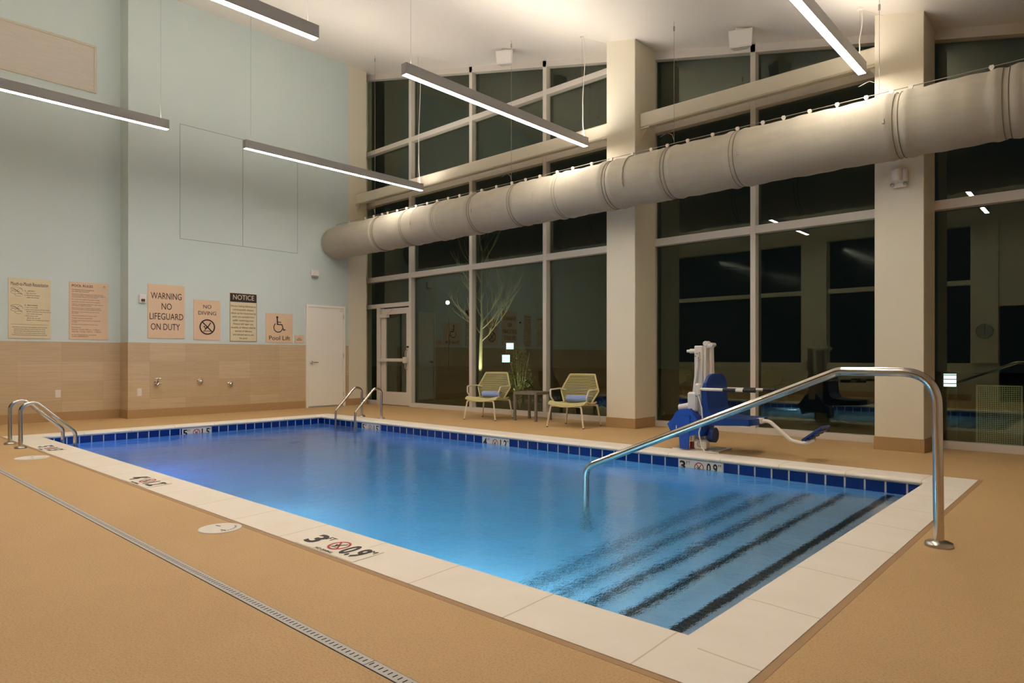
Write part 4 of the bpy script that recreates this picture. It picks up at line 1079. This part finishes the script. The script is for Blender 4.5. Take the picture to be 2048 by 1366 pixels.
uplight(-13.75, 13.35, (-.25, .65, 2.2), 380, 'small ground spotlight at the foot of the bare tree')
uplight(-9.05, 10.0, (-.35, .6, .9), 30, 'added ground spotlight that brightens the leafy shrub')  # extra lamp, added so the shrub leaves stand out from the dark
def shrub(x, y, h_, w_, n, label, seed):
    rn = random.Random(seed); r = empty('shrub', (x, y, -.03)); tag(r, label, 'shrub', 'shrubs outside the windows')
    st = MB(); lf = MB()
    for i in range(9):
        a = rn.uniform(0, 6.28); q = rn.uniform(.2, .8) * w_; st.tube([(x, y, -.03), (x + q * .4 * math.cos(a), y + q * .4 * math.sin(a), h_ * .45), (x + q * .7 * math.cos(a), y + q * .7 * math.sin(a), h_ * rn.uniform(.7, .95))], [.012, .008, .004], 5)
    st.build('stems', M['bark'], r)
    for i in range(n):
        a = rn.uniform(0, 6.28); t_ = rn.random(); z = h_ * (.08 + .92 * t_); q = w_ * (1 - .75 * t_) * math.sqrt(rn.random())
        c_ = Vector((x + q * math.cos(a), y + q * math.sin(a), z)); u = Vector((rn.uniform(-1, 1), rn.uniform(-1, 1), rn.uniform(-.6, 1))).normalized(); v_ = u.orthogonal().normalized(); s_ = rn.uniform(.018, .034)
        nn = u.cross(v_) * s_ * .15
        lf.add([c_ - u * s_, c_ + v_ * s_ * .45 + nn, c_ + u * s_, c_ - v_ * s_ * .45 + nn], [(0, 1, 2, 3)])
    lf.build('foliage', M['leaf'], r)
shrub(-9.45, 10.6, 1.30, .42, 1500, 'leafy evergreen shrub outside, behind the left lounge chair', 1)
shrub(-6.15, 10.3, .60, .32, 700, 'low leafy shrub outside, at the foot of the left square column', 2)
shrub(-7.0, 10.5, .35, .5, 400, 'low ground-hugging shrub outside, behind the right lounge chair', 4)
def bollard(x, y, z0, hh, ww, label):
    r = empty('bollard_light', (x, y, -.03)); tag(r, label, 'garden light', 'lit bollards in the garden')
    m = MB(); m.cyl((x, y, -.03), (x, y, z0), ww * .42, 20); m.build('post', M['postdark'], r)
    m = MB(); m.cyl((x, y, z0), (x, y, z0 + hh), ww * .36, 20); m.build('lens', M['bollardlamp'], r)
    m = MB(); m.lathe([(0, .04), (ww * .5, .03), (ww * .5, 0), (0, 0)], (x, y, z0 + hh), seg=20); m.build('cap', M['postdark'], r)
    m = MB()
    for k in range(3): m.lathe([(ww * .36, 0), (ww * .48, -.01), (ww * .36, -.004)], (x, y, z0 + hh * (k + .8) / 3), seg=20)
    m.build('louvre_ring', M['housing'], r)
bollard(-1.655, 10.5, .67, .17, .20, 'lit bollard just outside the right window, right of the handrail post')
bollard(-15.8, 17, .90, .26, .38, 'lit bollard outside between the shrub and the tree, the lower of two')
bollard(-17.45, 19, 1.39, .24, .40, 'lit bollard outside behind the shrub, the higher of two')
# perforated panel
r = empty('perforated_panel', (-1.06, 9.9, -.03)); tag(r, 'perforated metal panel standing outside the right window', 'panel')
m = MB(); x0, x1, z0, z1 = -1.29, -.83, .0, .72; nxh, nzh = 19, 30; dx = (x1 - x0 - .03) / nxh; dz = (z1 - z0 - .03) / nzh
yy = 9.9
m.box((x0, yy, -.03), (x0 + .015, yy + .02, z1)); m.box((x1 - .015, yy, -.03), (x1, yy + .02, z1)); m.box((x0, yy, z1 - .015), (x1, yy + .02, z1)); m.box((x0, yy, z0 - .0), (x1, yy + .02, z0 + .015))
for i in range(nxh):
    for j in range(nzh):
        a, b = x0 + .015 + i * dx, z0 + .015 + j * dz; hx, hz = dx * .28, dz * .28; cx_, cz_ = a + dx / 2, b + dz / 2
        o_ = [(a, yy + .005, b), (a + dx, yy + .005, b), (a + dx, yy + .005, b + dz), (a, yy + .005, b + dz)]
        n_ = [(cx_ - hx, yy + .005, cz_ - hz), (cx_ + hx, yy + .005, cz_ - hz), (cx_ + hx, yy + .005, cz_ + hz), (cx_ - hx, yy + .005, cz_ + hz)]
        m.add(o_ + n_, [(0, 1, 5, 4), (1, 2, 6, 5), (2, 3, 7, 6), (3, 0, 4, 7)])
m.build('perforated_sheet', M['perf'], r)
def streetlight(x, y, z, s_, mat, label):
    r = empty('street_light', (x, y, -.03)); tag(r, label, 'street light')
    m = MB(); m.tube([(x, y, -.03), (x, y, z - .1)], .07, 8); m.build('pole', M['postdark'], r)
    m = MB(); m.lathe([(s_ * math.cos(a), s_ * math.sin(a)) for a in [math.radians(-90 + 20 * i) for i in range(10)]], (x, y - .1, z), seg=16); m.build('lamp_globe', M[mat], r)
streetlight(-44.2, 40, 6.0, .17, 'streetlamp', 'bright white street lamp far outside, left of the bare tree')
streetlight(-33.8, 24, 11.2, .18, 'streetgreen', 'bright floodlight on a tall pole outside, above the left end of the duct')
